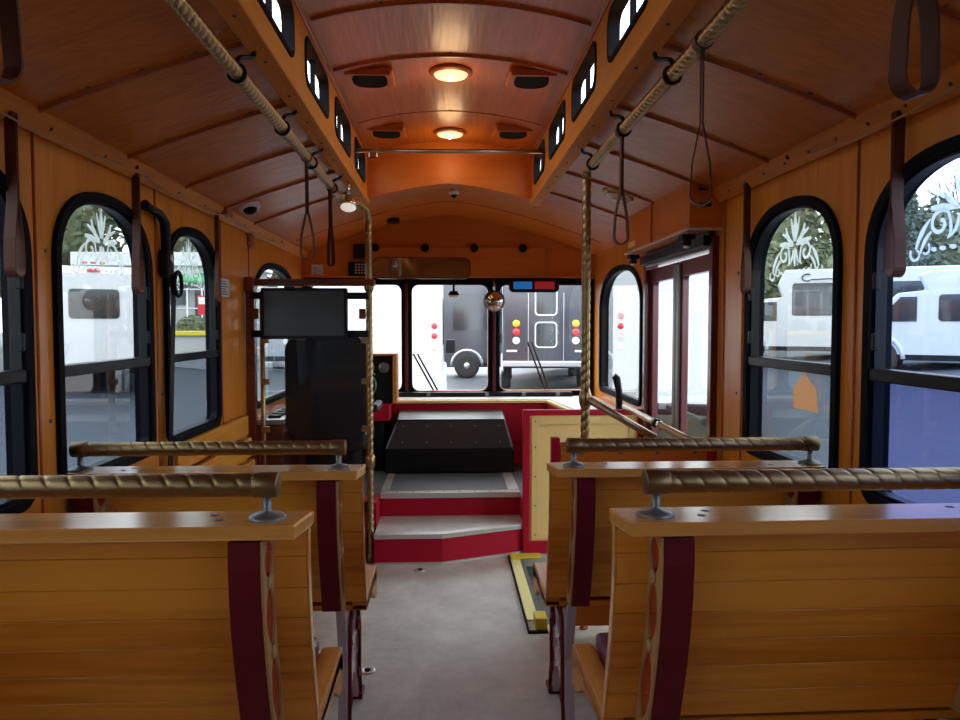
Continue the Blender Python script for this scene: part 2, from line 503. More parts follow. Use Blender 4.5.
def arch(y0, y1, z0, zs, zt, r=0.07, n=14, inset=0.0):
    y0 += inset; y1 -= inset; z0 += inset; zt -= inset
    c = (y0+y1)/2; a = (y1-y0)/2; h = zt-zs
    r = max(0.01, r-inset)
    p = []
    for i in range(5):
        t = PI + PI/2*i/4
        p.append((y0+r+r*math.cos(t), z0+r+r*math.sin(t)))
    for i in range(5):
        t = 1.5*PI + PI/2*i/4
        p.append((y1-r+r*math.cos(t), z0+r+r*math.sin(t)))
    for i in range(2*n+1):
        t = PI*i/(2*n)
        ct, st = math.cos(t), math.sin(t)
        p.append((c + a*math.copysign(abs(ct)**0.86, ct), zs + h*abs(st)**0.86))
    return p

def rrect(a0, a1, b0, b1, r, n=4):
    p = []
    for (ca, cb, t0) in ((a0+r, b0+r, PI), (a1-r, b0+r, 1.5*PI), (a1-r, b1-r, 0), (a0+r, b1-r, 0.5*PI)):
        for i in range(n+1):
            t = t0 + PI/2*i/n
            p.append((ca+r*math.cos(t), cb+r*math.sin(t)))
    return p

WINS_L = [(-1.10,-0.42), (-0.28,0.40), (0.55,1.23), (1.38,2.07), (2.20,2.90), (3.04,3.74), (4.40,5.62)]
WINS_R = [(-1.10,-0.42), (-0.28,0.40), (0.50,1.18), (1.33,2.02), (2.16,2.85), (4.40,5.62)]
Z0, ZS, ZT, ZM = 0.895, 1.585, 1.845, 1.262
def wloop(w, inset=0.0):
    big = (w[1]-w[0]) > 1
    return arch(w[0], w[1], Z0, 1.52 if big else ZS, 1.82 if big else ZT, inset=inset)

# ------------------------------------------------------------------ the setting: ground, floor, walls, ceiling
def ground():
    g = MB(); xs = [-60,-30,-18,-12,-8,-5,-2.5,0,2.5,5,8,12,18,30,60]; ys = [-40,-15,0,6,12,18,24,32,45,70,110]
    def z(x): return -0.45 + 0.1*max(0, min(abs(x),12)-2.5)
    vs = [(x, y, z(x)) for y in ys for x in xs]; n = len(xs)
    fs = [(j*n+i, j*n+i+1, (j+1)*n+i+1, (j+1)*n+i) for j in range(len(ys)-1) for i in range(n-1)]
    g.add(vs, fs)
    return g
o = struct('ground', ground(), M['asphalt'])
def gz(x): return -0.45 + 0.1*max(0, min(abs(x),12)-2.5)

# floor with the stairwell cut out
fl = MB()
fl.prism([(XL,YB),(XR,YB),(XR,3.30),(0.44,3.30),(0.44,4.30),(XR,4.30),(XR,YF),(XL,YF)], 'xy', -0.06, 0.0)
fl.box(XL, -0.20, YB, 1.86, 0.0, 0.077); fl.box(0.26, XR, YB, 1.86, 0.0, 0.077); fl.box(-0.20, 0.26, YB, 1.86, 0.0, 0.077)
struct('floor', fl, M['floor'])
sw = MB()
sw.box(0.44, XR, 3.24, 4.36, -0.30, -0.24)
sw.box(0.44, XR, 3.24, 3.30, -0.30, -0.062); sw.box(0.44, XR, 4.30, 4.36, -0.30, -0.062); sw.box(0.38, 0.44, 3.24, 4.36, -0.30, -0.062)
sw.box(0.445, 0.80, 3.305, 4.295, -0.24, -0.12)
o = struct('floor_stairwell', sw, M['grey_mat'])

def side_wall(name, X, out, wins, door=None):
    m = MB()
    holes = [wloop(w) for w in wins]
    outer = [(YB,-0.4),(YF+0.06,-0.4),(YF+0.06,2.03),(YB,2.03)]
    if door:
        outer = [(YB,-0.4),(door[0],-0.4),(door[0],door[2]),(door[1],door[2]),(door[1],-0.4),(YF+0.06,-0.4),(YF+0.06,2.03),(YB,2.03)]
    m.prism(outer, 'yz', X, X+out*0.05, holes)
    return struct(name, m, M['wall_wood'])
DOOR = (3.17, 4.30, 1.80)
wl = side_wall('wall_left', XL, -1, WINS_L)
wr = side_wall('wall_right', XR, 1, WINS_R, DOOR)

# vertical seams and screw heads on the walls
def wall_trims(parent, X, s, ys, skip):
    for y in ys:
        t = MB(); t.tube([(X, y, 0.1), (X, y, 1.95)], 0.006, 8)
        t.build('seam_strip', M['batten'], parent)
wall_trims(wl, XL, 1, (0.475, 1.31, 2.115, 2.965, 3.80, 4.33), ())
wall_trims(wr, XR, -1, (0.43, 1.26, 2.085, 2.90, 3.10), ())
for wall, X, s, ys in ((wl, XL, 1, (2.15, 2.985)), (wr, XR, -1, (2.065, 2.93))):
    for y in ys:
        for z in (1.62, 1.12):
            scr = MB(); scr.lathe([(0.007,0),(0.006,0.003)], (X, y+0.02, z), (s,0,0), 8)
            scr.build('screw_head', M['ink'], wall)

# fancy frosted scroll ornament
def spiral(cx, cz, r0, r1, t0, t1, n=16):
    return [(cx+(r0+(r1-r0)*i/n)*math.cos(t0+(t1-t0)*i/n), cz+(r0+(r1-r0)*i/n)*math.sin(t0+(t1-t0)*i/n)) for i in range(n+1)]
def bez(p0, p1, p2, n=8):
    return [((1-t)**2*p0[0]+2*t*(1-t)*p1[0]+t*t*p2[0], (1-t)**2*p0[1]+2*t*(1-t)*p1[1]+t*t*p2[1]) for t in [i/n for i in range(n+1)]]
def taper(n, w0, w1, w2):
    return [w0+(w1-w0)*min(1, 2*i/(n-1)) if i < n/2 else w1+(w2-w1)*(2*i/(n-1)-1) for i in range(n)]
def ornament(cy, cz, X, k=1.0, kw=1.0):
    m = MB()
    def S(pts, w0, w1, w2, both=True):
        for s in ((1,-1) if both else (1,)):
            pp = [(cy+s*p[0]*k*kw, cz+p[1]*k) for p in pts]
            m.stroke(pp, [w*k for w in taper(len(pp), w0, w1, w2)], 'yz', X)
    S(bez((0,0.055),(0.0,0.11),(0,0.185)), 0.014, 0.036, 0.008, False)            # centre leaf
    S(bez((0.006,0.06),(0.02,0.11),(0.034,0.16)), 0.010, 0.018, 0.008)
    S(bez((0.015,0.05),(0.06,0.06),(0.075,0.125)), 0.012, 0.026, 0.012)
    S(bez((0.05,0.072),(0.07,0.085),(0.105,0.10)), 0.008, 0.017, 0.009)
    S(bez((0.02,0.04),(0.08,0.05),(0.125,0.055)), 0.012, 0.026, 0.012)
    S(bez((0.012,0.045),(0.02,0.03),(0.03,0.048)), 0.006, 0.01, 0.004)
    S(spiral(0.085,0.0,0.045,0.010,2.3,-4.6), 0.014, 0.013, 0.012)                   # C scrolls
    S(bez((0.055,0.035),(0.03,-0.03),(0.055,-0.05)), 0.010, 0.013, 0.006)
    S(bez((0.012,0.02),(0.016,-0.03),(0.045,-0.045)), 0.010, 0.014, 0.004)
    S(bez((0,0.025),(0.0,-0.02),(0,-0.055)), 0.008, 0.020, 0.008, False)
    S(bez((0.125,0.02),(0.165,-0.01),(0.185,-0.07)), 0.006, 0.020, 0.010)
    S(bez((0.12,-0.02),(0.15,-0.04),(0.165,-0.085)), 0.006, 0.016, 0.008)
    S(spiral(0.185,-0.085,0.026,0.012,0.6,-4.4,12), 0.010, 0.009, 0.007)
    S(spiral(0.145,-0.075,0.022,0.010,2.2,5.6,10), 0.008, 0.009, 0.006)
    for a, b in ((0.02,0.045), (0.06,0.085), (0.098,0.118)):
        S(bez((a,-0.078),((a+b)/2,-0.080),(b,-0.074)), 0.009, 0.015, 0.009)
    return m

wi = 0
def window(w, X, s, up, low, cls=True):
    """s: +1 outwards to +x."""
    global wi
    wi += 1
    big = (w[1]-w[0]) > 1
    root = thing('window_%d' % wi, (X, (w[0]+w[1])/2, Z0), None, None, kind='structure')
    f = MB(); f.ring(wloop(w, -0.002), wloop(w, 0.028), 'yz', X-s*0.016, X+s*0.053); f.build('frame', M['rubber'], root)
    f = MB(); f.ring(wloop(w, 0.026), wloop(w, 0.038), 'yz', X-s*0.002, X+s*0.030); f.build('sash', M['black'], root)
    inner = wloop(w, 0.034)
    xg = X+s*0.02
    if big:
        g = MB(); g.prism(inner, 'yz', xg, xg+s*0.004); g.build('glass', up, root)
        return root
        # lower loop: starts at left bottom corner, to right bottom
    pts_low = [p for p in inner if p[1] < ZM]
    pts_up = [p for p in inner if p[1] > ZM]
    lowl = pts_low + [(w[1]-0.034, ZM), (w[0]+0.034, ZM)]
    upl = [(w[0]+0.034, ZM), (w[1]-0.034, ZM)] + pts_up
    g = MB(); g.prism(upl, 'yz', xg, xg+s*0.004); g.build('upper_pane', up, root)
    g = MB(); g.prism(lowl, 'yz', xg+s*0.008, xg+s*0.012); g.build('lower_pane', low, root)
    b = MB(); b.box(X-s*0.012, X+s*0.03, w[0]+0.03, w[1]-0.03, ZM-0.018, ZM+0.018); b.build('meeting_rail', M['black'], root, 0.004)
    # latch pins on the forward stile
    for z in (1.33, 1.5):
        l = MB(); l.box(X-s*0.02, X-s*0.004, w[1]-0.062, w[1]-0.046, z, z+0.05); l.build('latch', M['black'], root, 0.003)
    k = 0.78*(w[1]-w[0])/0.42*0.72
    e = ornament((w[0]+w[1])/2, 1.655, xg-s*0.003, k*0.86, 1.15)
    e.build('etched_ornament', M['etch'], root)
    return root
for w in WINS_L: window(w, XL, -1, M['glass_up'], M['glass_low'])
for w in WINS_R:
    if w[0] in (1.33, 0.50): window(w, XR, 1, M['glass_blue_up'], M['glass_blue_low'])
    else: window(w, XR, 1, M['glass_up'], M['glass_low'])

# front bulkhead with the three windshield openings
PANES = [(-1.10,-0.37), (-0.285,0.335), (0.43,1.17)]
fw = MB()
outer = [(XL-0.05, -0.4), (XR+0.05, -0.4), (XR+0.05, 2.0)] + [(x, vault(x)+0.03) for x in [1.21-0.1*i for i in range(24)]] + [(XL-0.05, 2.0)]
fw.prism(outer, 'xz', YF, YF+0.06, [rrect(a, b, 0.87, 1.735, 0.05) for a, b in PANES])
wf = struct('wall_front', fw, M['front_wood'])
# dark surround of the windshield
ws = MB()
ws.prism(rrect(XL+0.01, XR-0.01, 0.82, 1.79, 0.02), 'xz', YF-0.03, YF-0.001, [rrect(a, b, 0.87, 1.735, 0.06) for a, b in PANES])
wroot = thing('window_windshield', (XC, YF, 0.87), None, None, kind='structure')
ws.build('frame', M['rubber'], wroot, 0.004)
for x in (-0.328, 0.383):
    b = MB(); b.box(x-0.012, x+0.012, YF-0.045, YF-0.03, 0.86, 1.74); b.build('mullion_strip', M['door_red'], wroot, 0.003)
for a, b in PANES:
    g = MB(); g.prism(rrect(a-0.02, b+0.02, 0.85, 1.755, 0.05), 'xz', YF+0.02, YF+0.026); g.build('windshield_pane', M['glass_front'], wroot)
# header boards
hb = MB(); hb.box(-0.62, 0.80, YF-0.03, YF-0.001, 1.80, 2.035); header = hb.build('header_board', M['front_wood'], wf, 0.003)
hb = MB(); hb.box(XL, XR, YF-0.035, YF-0.001, 1.79, 1.81); hb.build('header_trim', M['front_wood'], wf, 0.003)
hb = MB()
arc = [(XL + (XR-XL)*i/30, 0) for i in range(31)]
hb.ring([(x, vault(x)+0.005) for x, _ in arc] + [(XR, 1.95), (XL, 1.95)], [(x, vault(x)-0.012) for x, _ in arc] + [(XR-0.01, 1.94), (XL+0.01, 1.94)], 'xz', YF-0.02, YF-0.001)

bw = MB(); bw.box(XL-0.05, XR+0.05, YB-0.06, YB, -0.4, 2.62)
struct('wall_back', bw, M['wall_wood'])

# ceilings
def sweep_profile(m, xs, zf, y0, y1, th, mi=0, ny=1):
    pts = [(x, zf(x)) for x in xs]
    loop = pts + [(x, z+th) for x, z in reversed(pts)]
    m.prism(loop, 'xz', y0, y1, mi=mi)
cl = MB()
xsL = [XL-0.04 + (XC-0.52 - XL+0.04)*i/10 for i in range(11)]
xsR = [XC+0.52 + (XR+0.04 - XC-0.52)*i/10 for i in range(11)]
def smooth_prism(m, xs, zf, y0, y1, th):
    k = len(xs)
    vs = [(x, y0, zf(x)) for x in xs] + [(x, y1, zf(x)) for x in xs]
    m.add(vs, [(i, i+1, k+i+1, k+i) for i in range(k-1)], 0, True)
    vs = [(x, y0, zf(x)+th) for x in xs] + [(x, y1, zf(x)+th) for x in xs]
    m.add(vs, [(i, k+i, k+i+1, i+1) for i in range(k-1)], 0, True)
smooth_prism(cl, xsL, vault, YB, 4.60, 0.05)
smooth_prism(cl, xsR, vault, YB, 4.60, 0.05)
ceil = struct('ceiling', cl, M['ceil_wood'])
# the mesh origin was moved to its base; children use world coordinates through ORG
fc = MB(); xsF = [XL-0.04 + (XR-XL+0.08)*i/30 for i in range(31)]
smooth_prism(fc, xsF, vault, 4.60, YF+0.06, 0.05)
o = fc.build('front_vault', M['front_wood'], ceil)
cc = MB(); xsC = [XC-0.56+1.12*i/16 for i in range(17)]
smooth_prism(cc, xsC, dome_z, YB, 4.60, 0.05)
cc.build('raised_roof', M['roof_wood'], ceil)
ce = MB()
ce.prism([(x, vault(x)+0.0) for x in xsC] + [(x, dome_z(x)+0.05) for x in reversed(xsC)], 'xz', 4.60, 4.64)
ce.build('raised_roof_end', M['front_wood'], ceil)
# clerestory side walls with little windows
CW = [(0.55,1.0), (1.25,1.70), (1.93,2.42), (2.62,3.11), (3.30,3.80), (3.99,4.46)]
def cl_loop(w, i=0.0): return rrect(w[0]+i, w[1]-i, 2.265+i, 2.435-i, 0.05-i*0.7, 5)
for nm, X, s in (('wall_clerestory_left', XC-0.52, -1), ('wall_clerestory_right', XC+0.52, 1)):
    m = MB()
    m.prism([(YB,2.19),(4.60,2.19),(4.60,2.50),(YB,2.50)], 'yz', X, X+s*0.03, [cl_loop(w) for w in CW])
    cwall = struct(nm, m, M['wall_wood_h'])
    b = MB(); b.box(X-s*0.012, X+s*0.055, YB, 4.62, 2.165, 2.20); b.build('edge_board', M['wall_wood_h'], cwall, 0.004)
    b = MB(); b.box(X-s*0.010, X+s*0.01, YB, 4.60, 2.462, 2.495); b.build('cove_strip', M['batten'], cwall, 0.004)
    sc = MB()
    for i in range(14):
        sc.lathe([(0.006,0),(0.005,0.003)], (X+s*0.022, 0.6+0.31*i, 2.165), (0,0,-1), 8)
    sc.build('screw_head', M['ink'], cwall)
    for w in CW:
        root = thing('window_clerestory', (X, (w[0]+w[1])/2, 2.265), None, None, kind='structure')
        f = MB(); f.ring(cl_loop(w, -0.004), cl_loop(w, 0.014), 'yz', X-s*0.006, X+s*0.034); f.build('frame', M['rubber'], root)
        f = MB(); f.box(X+s*0.010, X+s*0.026, (w[0]+w[1])/2-0.010, (w[0]+w[1])/2+0.010, 2.27, 2.43); f.build('divider', M['rubber'], root)
        g = MB(); g.prism(cl_loop(w, 0.010), 'yz', X+s*0.028, X+s*0.031); g.build('pane', M['glass_front'], root)

# ribs across the side ceilings and the raised roof
def rib(xs, zf, y, w=0.022, t=0.012, parent=ceil):
    m = MB(); k = len(xs); vs = []
    for x in xs:
        z = zf(x)
        vs += [(x, y-w/2, z+0.004), (x, y-w/4, z-t), (x, y+w/4, z-t), (x, y+w/2, z+0.004)]
    fs = []
    for i in range(k-1):
        for j in range(4):
            fs.append((i*4+j, i*4+(j+1)%4, (i+1)*4+(j+1)%4, (i+1)*4+j))
    fs += [(0,1,2,3), tuple((k-1)*4+j for j in (3,2,1,0))]
    m.add(vs, fs)
    for i in range(1, 4):
        x = xs[0] + (xs[-1]-xs[0])*i/4
        m.lathe([(0.006,0),(0.005,0.003)], (x, y-w*0.9, zf(x)-0.001), (0,0,-1), 8, mi=1)
    return m.build('batten', [M['batten'], M['ink']], parent)
for k in range(-1, 5):
    rib([XL+0.05 + (XC-0.56-XL-0.05)*i/10 for i in range(11)], vault, 2.06+0.552*k)
    rib([XC+0.56 + (XR-0.05-XC-0.56)*i/10 for i in range(11)], vault, 2.02+0.552*k)
for y in (0.57, 1.09, 1.60, 2.11, 2.63, 3.14):
    rib([XC-0.50+1.0*i/16 for i in range(17)], dome_z, y)
rib([XC-0.50+1.0*i/16 for i in range(17)], dome_z, 3.95, 0.008, 0.004)
rib([XC-1.1+2.2*i/24 for i in range(25)], vault, 5.25, 0.008, 0.004)

# cornice boards
for nm, X, s in (('trim_1', XL, 1), ('trim_2', XR, -1)):
    m = MB()
    m.prism([(X, 1.945), (X+s*0.018, 1.940), (X+s*0.055, 1.99), (X+s*0.05, 2.03), (X, 2.03)], 'xz', YB, 3.15 if s < 0 else YF)
    for i in range(16):
        m.lathe([(0.006,0),(0.005,0.003)], (X+s*0.036, 0.5+0.33*i*(0.5 if s < 0 else 1), 1.964), (s*0.8,0,-0.6), 8, mi=1)
    t = struct(nm, m, [M['wall_wood_h'], M['ink']])

# over-door box
db = MB(); db.box(1.06, XR, 3.13, 4.25, 1.828, 2.085)
tb = struct('trim_door_header', db, M['front_wood'], bevel=0.003)
b = MB(); b.box(1.050, 1.060, 3.122, 4.255, 1.820, 1.830); b.box(1.060, XR-0.002, 3.122, 3.130, 1.820, 1.830); b.build('header_edging', M['alu'], tb, 0.001)
b = MB(); b.box(1.052, 1.06, 3.70, 3.706, 1.83, 2.08); b.build('panel_seam', M['batten'], tb)
for z in (1.93, 2.0):
    b = MB(); b.box(1.10, 1.155, 3.122, 3.13, z-0.008, z+0.008); b.build('header_slot', M['black'], tb, 0.002)

# ------------------------------------------------------------------ folding entry door
dr = thing('door_1', (XR, 3.735, -0.2), None, None, kind='structure')
m = MB()
m.box(XR-0.03, XR+0.05, 3.17, 3.215, -0.25, 1.80); m.box(XR-0.03, XR+0.05, 4.255, 4.30, -0.25, 1.80); m.box(XR-0.03, XR+0.05, 3.215, 4.255, 1.745, 1.828)
m.build('door_frame', M['door_red'], dr, 0.004)
m = MB(); m.box(XR-0.06, XR-0.03, 3.2, 4.27, 1.76, 1.81); m.build('door_track', M['black'], dr, 0.003)
for a, b_ in ((3.22, 3.72), (3.75, 4.25)):
    lf = MB()
    lf.prism([(a,-0.2),(b_,-0.2),(b_,1.735),(a,1.735)], 'yz', XR, XR+0.035, [rrect(a+0.055, b_-0.055, -0.05, 1.655, 0.02)])
    leaf = lf.build('door_leaf', M['door_red'], dr, 0.003)
    g = MB(); g.box(XR+0.015, XR+0.020, a+0.045, b_-0.045, -0.06, 1.665); g.build('door_glass', M['glass_door'], leaf)
    g = MB(); e = b_-0.012 if a < 3.5 else a+0.012
    g.box(XR-0.012, XR+0.001, e-0.022, e+0.022, -0.18, 1.72); g.build('edge_seal', M['steel'], leaf, 0.004)

# ------------------------------------------------------------------ front steps and platform
st = MB(); 
kx = [(-0.43, 4.19), (-0.03, 4.19), (0.47, 4.38)]
st.prism([(-0.43,4.19),(-0.03,4.19),(0.47,4.38),(0.47,4.70),(-0.43,4.70)], 'xy', 0.0, 0.169)
s1 = struct('floor_lower_step', st, M['red'])
t = MB(); t.prism([(-0.43,4.19),(-0.03,4.19),(0.47,4.38),(0.47,4.66),(-0.43,4.66)], 'xy', 0.169, 0.175); t.build('step_tread', M['floor'], s1)
t = MB(); t.prism([(-0.43,4.180),(-0.03,4.180),(0.47,4.368),(0.47,4.43),(-0.03,4.24),(-0.43,4.24)], 'xy', 0.152, 0.179); t.build('step_nosing', M['alu'], s1, 0.002)
t = MB(); t.prism([(-0.43,4.178),(-0.03,4.178),(0.47,4.368),(0.47,4.378),(-0.03,4.189),(-0.43,4.189)], 'xy', 0.0, 0.012); t.build('base_strip', M['alu'], s1)
pf = MB(); pf.prism([(XL,4.61),(0.47,4.61),(0.47,4.44),(XR,4.44),(XR,YF),(XL,YF)], 'xy', 0.0, 0.314)
p1 = struct('floor_driver_platform', pf, M['red'])
t = MB(); t.prism([(XL,4.61),(0.47,4.61),(0.47,4.44),(XR,4.44),(XR,YF),(XL,YF)], 'xy', 0.314, 0.322); t.build('platform_mat', M['grey_mat'], p1)
t = MB(); t.box(-0.43, 0.47, 4.592, 4.67, 0.294, 0.328); t.box(-0.43, -0.38, 4.67, 5.31, 0.320, 0.328); t.box(0.40, 0.47, 4.67, 5.31, 0.320, 0.328); t.build('platform_nosing', M['alu'], p1, 0.002)
for i in range(9):
    rv = MB(); rv.lathe([(0.006,0),(0.004,0.003)], (-0.42+0.1*i, 4.63, 0.328), (0,0,1), 8)
    rv.build('rivet', M['steel'], p1)
t = MB(); t.box(XL+0.001, -0.432, 4.36, 4.60, 0.0, 0.322); struct('floor_platform_side', t, M['red'])

# ------------------------------------------------------------------ engine cover
ec = thing('engine_cover', (0.03, 5.4, 0.326), 'scuffed black box cover on the front platform above two red steps', 'engine cover')
m = MB(); m.box(-0.455, 0.49, 5.22, 5.56, 0.326, 0.50); m.build('lower_box', M['black'], ec, 0.012)
m = MB()
vs = [(-0.455,5.22,0.50),(0.49,5.22,0.50),(0.49,5.56,0.50),(-0.455,5.56,0.50),(-0.375,5.33,0.70),(0.435,5.33,0.70),(0.435,5.56,0.745),(-0.375,5.56,0.745)]
m.add(vs, [(3,2,1,0),(4,5,6,7),(0,1,5,4),(1,2,6,5),(2,3,7,6),(3,0,4,7)])
m.build('sloped_hood', M['black_cov'], ec, 0.014)
m = MB()
vs = [(-0.365,5.335,0.7045),(0.425,5.335,0.7045),(0.425,5.555,0.7495),(-0.365,5.555,0.7495)]
m.add(vs + [(x,y,z+0.003) for x,y,z in vs], [(3,2,1,0),(4,5,6,7),(0,1,5,4),(1,2,6,5),(2,3,7,6),(3,0,4,7)])
m.build('top_plate', M['steel'], ec)
for i in range(5):
    for k in (0.25, 0.8):
        x = -0.33+0.18*i
        m = MB(); m.sphere((x*(1-0.02*k), 5.22+0.11*k-0.002, 0.50+0.20*k), 0.007, n=8)
        m.build('rivet', M['steel'], ec)

# ------------------------------------------------------------------ dashboard
dd = thing('dashboard', (0.3, 5.6, 0.3), 'crimson dashboard with pale wood edge running beneath the windshield', 'dashboard')
loop = [(-0.42,5.58),(0.78,5.58),(0.90,4.50),(XR-0.002,4.50),(XR-0.002,YF-0.032),(-0.42,YF-0.032)]
m = MB(); m.prism(loop, 'xy', 0.324, 0.80); m.build('front_panel', M['red'], dd, 0.004)
loop2 = [(-0.44,5.56),(0.77,5.56),(0.885,4.49),(XR-0.002,4.49),(XR-0.002,YF-0.032),(-0.44,YF-0.032)]
m = MB(); m.prism(loop2, 'xy', 0.801, 0.822); m.build('wood_edge', M['pale_ply'], dd, 0.004)
m = MB(); m.prism([(-0.42,5.60),(0.80,5.60),(0.92,4.53),(XR-0.01,4.53),(XR-0.01,YF-0.034),(-0.42,YF-0.034)], 'xy', 0.822, 0.828); m.build('dash_top', M['white'], dd, 0.002)  # white here is the sky's reflection on the dash, put in as colour
m = MB(); m.box(-0.40, 1.02, 5.80, 5.86, 0.829, 0.865); m.build('defroster_vent', M['black'], dd, 0.006)
for x in (-0.15, 0.32, 0.62, 0.9):
    m = MB(); m.box(x-0.015, x+0.015, 5.79, 5.80, 0.835, 0.862); m.build('vent_clip', M['steel'], dd)

ip = thing('instrument_pod', (-0.62, 5.5, 0.8), 'wood-sided instrument pod with black face at the driver position', 'instrument pod')
m = MB(); m.box(-0.402, -0.372, 5.34, 5.56, 0.823, 1.18); m.build('side_board', M['oak_y'], ip, 0.004)
m = MB(); m.box(-0.95, -0.372, 5.34, 5.56, 1.18, 1.195); m.build('top_board', M['oak_y'], ip, 0.004)
m = MB(); m.box(-0.95, -0.403, 5.39, 5.56, 0.823, 1.179); m.build('black_face', M['black'], ip, 0.004)
for i in range(4):
    m = MB(); m.lathe([(0.04,0),(0.04,0.008),(0.034,0.012)], (-0.47-0.11*i, 5.39, 1.09), (0,-1,0), 20); m.build('gauge', M['steel'], ip)
m = MB(); m.box(-1.0, -0.47, 5.33, YF-0.035, 0.324, 0.70); m.build('black_base', M['black'], ip, 0.006)
m = MB(); m.box(-1.0, -0.425, 5.30, YF-0.035, 0.70, 0.8215); m.build('red_base', M['red'], ip, 0.006)

swh = thing('steering_wheel', (-0.74, 5.12, 0.3), 'black steering wheel with grey hub in front of driver seat', 'steering wheel')
cxx = Vector((-0.72, 4.98, 0.98)); ax = Vector((0, -0.55, 0.83)).normalized(); u = Vector((1,0,0)); v_ = ax.cross(u)
m = MB(); m.tube([cxx + (u*math.cos(2*PI*i/32)+v_*math.sin(2*PI*i/32))*0.22 for i in range(32)], 0.014, 10, closed=True); m.build('rim', M['black'], swh)
for a in (0.3, PI-0.3, 1.5*PI):
    m = MB(); m.tube([cxx-ax*0.03, cxx-ax*0.02+(u*math.cos(a)+v_*math.sin(a))*0.11, cxx+(u*math.cos(a)+v_*math.sin(a))*0.215], 0.010, 8); m.build('spoke', M['steel'], swh)
m = MB(); m.lathe([(0.05,-0.05),(0.055,-0.02),(0.045,0.0),(0.01,0.006)], cxx, ax); m.build('hub', M['steel'], swh)
m = MB(); m.tube([cxx-ax*0.04, cxx-ax*0.34], 0.026, 12); m.build('column', M['black'], swh)
m = MB(); m.tube([cxx-ax*0.12, cxx-ax*0.10+Vector((0.13,-0.02,0.06)), cxx-ax*0.06+Vector((0.22,-0.03,0.14))], 0.008, 8); m.build('turn_signal_stalk', M['black'], swh)

ds = thing('driver_seat', (-0.74, 4.75, 0.3), 'tall black driver seat behind the dark acrylic partition', 'seat')
m = MB(); m.prism(rrect(-0.99, -0.49, 0.72, 1.34, 0.09, 6), 'xz', 4.44, 4.57); m.build('backrest', M['black_cov'], ds, 0.02)
m = MB(); m.box(-0.98, -0.50, 4.52, 4.98, 0.62, 0.74); m.build('seat_cushion', M['black_cov'], ds, 0.03)
m = MB(); m.box(-0.90, -0.58, 4.56, 4.90, 0.324, 0.62); m.build('seat_base', M['black'], ds, 0.02)
m = MB(); m.box(-0.475, -0.43, 4.50, 4.80, 0.86, 0.91); m.build('armrest', M['black_cov'], ds, 0.015)

sc = thing('side_console', (-1.02, 4.9, 0.3), 'dark mahogany driver side console with pale switch panel', 'console')
m = MB(); m.box(XL+0.002, -1.00, 4.42, 5.22, 0.324, 0.80); m.build('cabinet', M['dark_wood'], sc, 0.006)
m = MB(); m.box(XL+0.002, -0.995, 4.41, 5.23, 0.80, 0.83); m.build('switch_panel', M['alu'], sc, 0.004)
for i in range(6):
    m = MB(); m.box(-1.11, -1.04, 4.50+0.12*i, 4.56+0.12*i, 0.83, 0.845); m.build('switch', M['black'], sc, 0.003)

# ------------------------------------------------------------------ partition behind the driver
PY = 4.25
pp = thing('driver_partition', (-0.8, PY, 0), 'driver partition of dark acrylic between brass poles below carved wooden rail', 'partition')
m = MB(); m.box(-1.165, -0.42, PY-0.03, PY+0.03, 1.632, 1.672)
m.box(-1.166, -1.11, PY-0.045, PY+0.035, 1.600, 1.682)
m.build('top_rail', M['dark_wood'], pp, 0.006)
m = MB(); m.box(-1.165, -1.115, PY-0.02, PY+0.02, 0.0, 1.64); m.build('wall_post', M['dark_wood'], pp, 0.004)
m = MB(); m.tube([(-1.075, PY, 0.02), (-1.075, PY, 1.60)], 0.014, 12); m.build('inner_pole', M['brass'], pp)
m = MB(); m.box(-1.045, -0.485, PY-0.004, PY+0.004, 0.35, 1.352); m.build('acrylic_panel', M['acrylic'], pp, 0.001)
m = MB(); m.box(-1.055, -0.475, PY-0.008, PY+0.008, 0.30, 0.36); m.build('panel_foot_rail', M['black'], pp, 0.002)
for x, x2 in ((-1.075,-1.035), (-0.495,-0.445)):
    for z in (0.78, 1.06, 1.30):
        m = MB(); m.box(x-0.005, x2, PY-0.03, PY-0.008, z, z+0.035); m.build('clamp', M['brass'], pp, 0.003)
m = MB(); m.box(-1.114, -0.48, PY-0.012, PY+0.012, 0.0, 0.30) ; m.build('kick_board', M['dark_wood'], pp, 0.004)

tv = thing('monitor', (-0.825, PY-0.05, 1.34), 'black flat monitor with blank grey screen hung on the driver partition', 'monitor')
m = MB(); m.prism(rrect(-1.058, -0.572, 1.325, 1.617, 0.006), 'xz', PY-0.085, PY-0.04); m.build('bezel', M['black'], tv, 0.004)
m = MB(); m.box(-1.042, -0.590, PY-0.0875, PY-0.085, 1.345, 1.600); m.build('screen', M['screen'], tv)
for z in (1.355, 1.575):
    m = MB(); m.box(-1.13, -0.455, PY-0.04, PY-0.024, z-0.02, z+0.02); m.build('mounting_bar', M['black'], tv, 0.003)
for x in (-1.118, -0.505):
    m = MB(); m.box(x-0.004, x+0.034, PY-0.05, PY-0.03, 1.44, 1.50); m.build('mounting_plate', M['dark_wood'], tv, 0.003)

